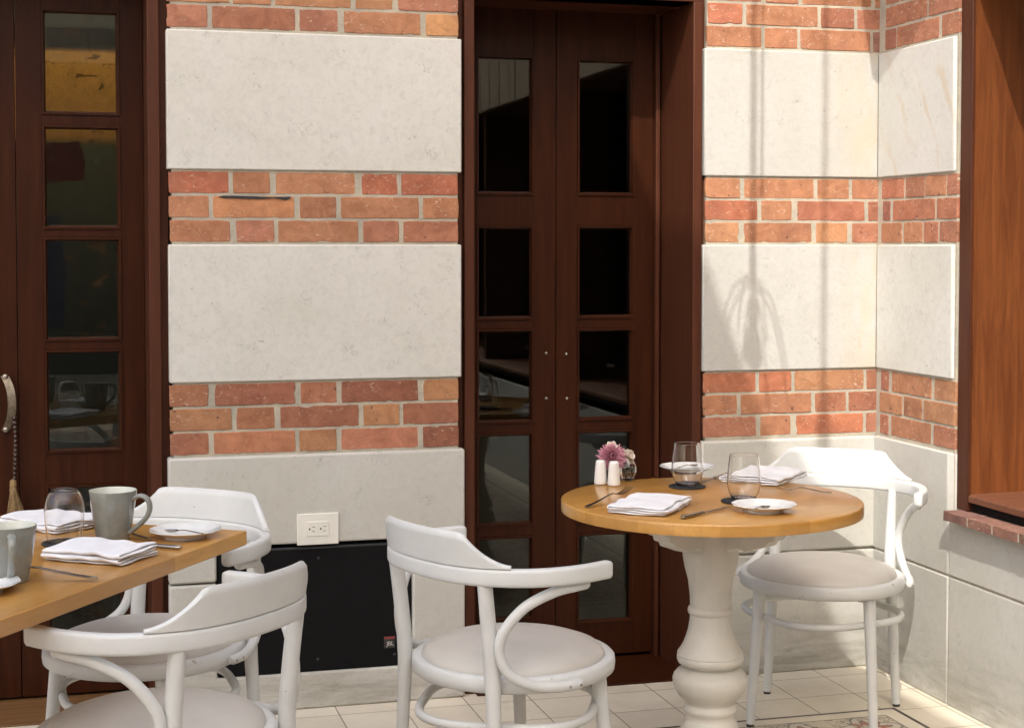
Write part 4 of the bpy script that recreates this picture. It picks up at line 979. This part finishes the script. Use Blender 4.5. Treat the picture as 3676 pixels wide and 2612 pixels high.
def spoon(label, a, b, z0, z1):
    t = thing('teaspoon', label, 'spoon', group='teaspoons')
    hp = [(0, .002, .0018, .0006), (.003, .0022, .0052, .001), (.012, .003, .0058, .0012), (.035, .006, .0040, .0012), (.060, .0085, .0026, .0012), (.078, .0075, .0024, .0012), (.088, .0045, .0030, .0010)]
    part(strip(hp, MB(), .0014), 'handle', M['steel'], t, angle=50)
    v, f = [], []; NR, NS = 6, 28
    for sgn in (0, 1):
        for i in range(NR+1):
            for k in range(NS):
                an = 2*math.pi*k/NS; q = i/NR; x = .106+.0215*q*math.cos(an); y = .0142*q*math.sin(an)*(1-.18*math.cos(an))
                v.append((x, y, .0052-.0062*(1-q*q)+(.0009 if sgn == 0 else -.0002)))
    m_ = (NR+1)*NS
    for sgn in (0, 1):
        for i in range(NR):
            for k in range(NS): f.append((sgn*m_+i*NS+k, sgn*m_+i*NS+(k+1) % NS, sgn*m_+(i+1)*NS+(k+1) % NS, sgn*m_+(i+1)*NS+k))
    for k in range(NS): f.append((NR*NS+k, NR*NS+(k+1) % NS, m_+NR*NS+(k+1) % NS, m_+NR*NS+k))
    part(MB().add(v, f), 'bowl', M['steel'], t, angle=50)
    t.scale = (.80, .80, .80); return lay(t, Vector((a.x, a.y, z0)), Vector((b.x, b.y, z1)))
fork('fork leaning towards the napkin at the front left of the round table', r_(290, 522), r_(600, 408, .768))
fa = Vector((1.928, 3.806, TZ+.001)); fb = fa-rv*.140+fv*.012+Vector((0, 0, .006)); fork('fork lying alone at the right side of the round table', fa, fb).scale = (.72, 1.2, 1.0)
fa = l_(890, 968, .753); fb = l_(265, 915, .765); fork('fork in front of the left mug on the square table', fa, fb).scale = (1.08, 1.35, 1.15)
fb = l_(800, 485, .765); fork('fork half hidden between the mug and the napkin on the square table', fb+Vector((.135, -.14, -.013)), fb)
knife('knife with its blade under the front saucer on the round table', r_(948, 598), r_(1300, 513))
knife('knife behind the rear glass on the round table', r_(1268, 298), r_(1085, 352))
knife('knife lying behind the front napkin on the square table', l_(1652, 694), l_(862, 628))
knife('knife at the far left of the square table beside the back napkin', l_(318, 384), l_(-60, 460))
PZ = TZ+E_
spoon('teaspoon lying in the front saucer of the round table', r_(1400, 553, .765), r_(1600, 492, .768), PZ+.0145, PZ+.0135)
sa = l_(1860, 535, .772); spoon('teaspoon lying in the saucer on the square table', sa, l_(1440, 490, .775), PZ+.0165, PZ+.016)
spoon('teaspoon lying in the rear saucer of the round table', Vector((1.665, 4.265, 0)), Vector((1.755, 4.31, 0)), PZ+.015, PZ+.0135)

def shaker(label, p):
    t = thing('shaker', label, 'shaker', (p.x, p.y, PZ), 0, 'white ceramic shakers')
    part(MB().lathe([(0, 0), (.0165, 0), (.0178, .0018), (.0178, .006), (.0165, .025), (.0145, .050), (.0134, .060), (.0120, .0648), (.0085, .0668), (0, .0674)], 40), 'body', M['shaker'], t, angle=60)
    for k in range(3): part(MB().lathe([(.0009, .0662), (.0009, .0676), (0, .0676)], 8, (.004*math.cos(k*2.1), .004*math.sin(k*2.1), 0)), 'hole', M['slot'], t)
s1 = r_(394, 362); s2 = r_(486, 371)
shaker('left of the two white ceramic shakers by the flower vase', s1+fv*.014); shaker('right of the two white ceramic shakers by the flower vase', s2+fv*.014)

vp = r_(577, 333)+fv*.012
vs = thing('bud_vase', 'small round glass vase of flowers behind the white shakers', 'vase', (vp.x, vp.y, PZ))
part(MB().lathe([(0, .001), (.014, .0), (.0175, .002), (.0235, .012), (.0262, .026), (.0250, .040), (.0195, .053), (.0140, .060), (.0135, .066), (.0155, .070), (.0148, .0705), (.0124, .066), (.0128, .060), (.0182, .0525), (.0235, .040), (.0246, .026), (.0222, .0135), (.015, .006), (0, .006)], 56, cap=False), 'vase', M['glass'], vs, angle=60)
part(MB().lathe([(0, .0064), (.0148, .0064), (.0219, .0137), (.0243, .026), (.0236, .0345), (0, .0345)], 48), 'water', M['water'], vs, angle=60)
q = random.Random(8)
mc = ony(2195, 1641, vp.y-.012)-Vector((vp.x, vp.y, PZ)); wc = ony(2252, 1640, vp.y)-Vector((vp.x, vp.y, PZ)); wb = ony(2196, 1604, vp.y+.004)-Vector((vp.x, vp.y, PZ))
for c in (mc, wc, wb):
    part(MB().tube(smooth_path([(q.uniform(-.01, .01), q.uniform(-.006, .006), .012), (q.uniform(-.004, .004), 0, .055), tuple(c*.9+Vector((0, 0, .004)))], 6), .0016, 8), 'stem', M['stem'], vs, angle=60)
def petals(c, nrm, R0, n, rings, m, name, wid, curl, parent, core=None):
    mb = MB(); Q = Vector(nrm).normalized().to_track_quat('Z', 'Y').to_matrix()
    for j in range(rings):
        k_ = int(n*(1-.55*j/rings)); el = math.radians(-14+92*j/rings)
        for i in range(k_):
            a = 2*math.pi*(i+.5*(j % 2))/k_+q.uniform(-.08, .08); ln = R0*(1-.40*j/rings)*q.uniform(.86, 1.1); e = el+q.uniform(-.13, .13)
            rad = Vector((math.cos(a), math.sin(a), 0)); tn = Vector((-math.sin(a), math.cos(a), 0)); V = []; ns = 5
            for s in range(ns+1):
                u = s/ns; ee = e+curl*(u-.3)
                p = rad*(ln*u*math.cos(ee)+.002)+Vector((0, 0, ln*u*math.sin(ee)+.002*j)); w = wid*math.sin(math.pi*min(1, (.14+u*.82)))**.7
                V += [p-tn*w+Vector((0, 0, w*.5)), p+Vector((0, 0, -w*.15)), p+tn*w+Vector((0, 0, w*.5))]
            mb.add([tuple(Q @ x+c) for x in V], [(3*s+k, 3*s+k+1, 3*s+k+4, 3*s+k+3) for s in range(ns) for k in (0, 1)])
    o = part(mb, name, M[m], parent, angle=80, flip=False); sd = o.modifiers.new('Solidify', 'SOLIDIFY'); sd.thickness = .0005
    return o
tocam = -fv+Vector((0, 0, .35))
fl_ = petals(mc, tocam+rv*.1, (.041), 30, 7, 'pink', 'pink_flower', .0036, .35, vs)
petals(mc-fv*.010+Vector((0, 0, .003)), tocam, .012, 14, 3, 'heart', 'flower_heart', .0016, .6, fl_)
petals(wc, tocam*.6+rv*.8+Vector((0, 0, .3)), .026, 6, 2, 'cream', 'cream_flower', .0105, .55, vs)
petals(wb, tocam+Vector((0, 0, 1)), .017, 6, 2, 'cream', 'cream_flower', .0075, .5, vs)
# ------------------------------------------------------------------ light, sky, camera
sc_ = bpy.context.scene
w = bpy.data.worlds.new('World'); sc_.world = w; w.use_nodes = True
nt = w.node_tree; bg = nt.nodes['Background']
sky = nt.nodes.new('ShaderNodeTexSky'); sky.sky_type = 'NISHITA'; sky.sun_disc = False
el = math.asin(-SUN.z); sky.sun_elevation = el; sky.sun_rotation = math.atan2(-SUN.x, -SUN.y)
sky.dust_density = 5.; sky.ozone_density = .3; sky.air_density = 1.0
nt.links.new(sky.outputs[0], bg.inputs['Color']); bg.inputs['Strength'].default_value = .15
sd = bpy.data.lights.new('sun', 'SUN'); sd.energy = 2.0; sd.angle = R(.53); sd.color = (1., .96, .91)
so_ = bpy.data.objects.new('sun', sd); C.objects.link(so_); so_.rotation_euler = SUN.to_track_quat('-Z', 'Y').to_euler(); so_.location = (-4, -6, 9)
cd = bpy.data.cameras.new('camera'); cam = bpy.data.objects.new('camera', cd); C.objects.link(cam); sc_.camera = cam
cam.location = (0, 0, H); cam.rotation_euler = (R(90)-PITCH, 0, -YAW)
cd.sensor_width = 36; cd.sensor_fit = 'HORIZONTAL'; cd.lens = F/3676*36; cd.shift_y = -(1306-PY)/3676; cd.clip_start = .05; cd.clip_end = 200
vs_ = sc_.view_settings; vs_.view_transform = 'Standard'; vs_.look = 'None'; vs_.exposure = 1.2; vs_.gamma = 1.
sc_.render.engine = 'CYCLES'
sc_.cycles.max_bounces = 12; sc_.cycles.transmission_bounces = 10; sc_.cycles.transparent_max_bounces = 12; sc_.cycles.diffuse_bounces = 5
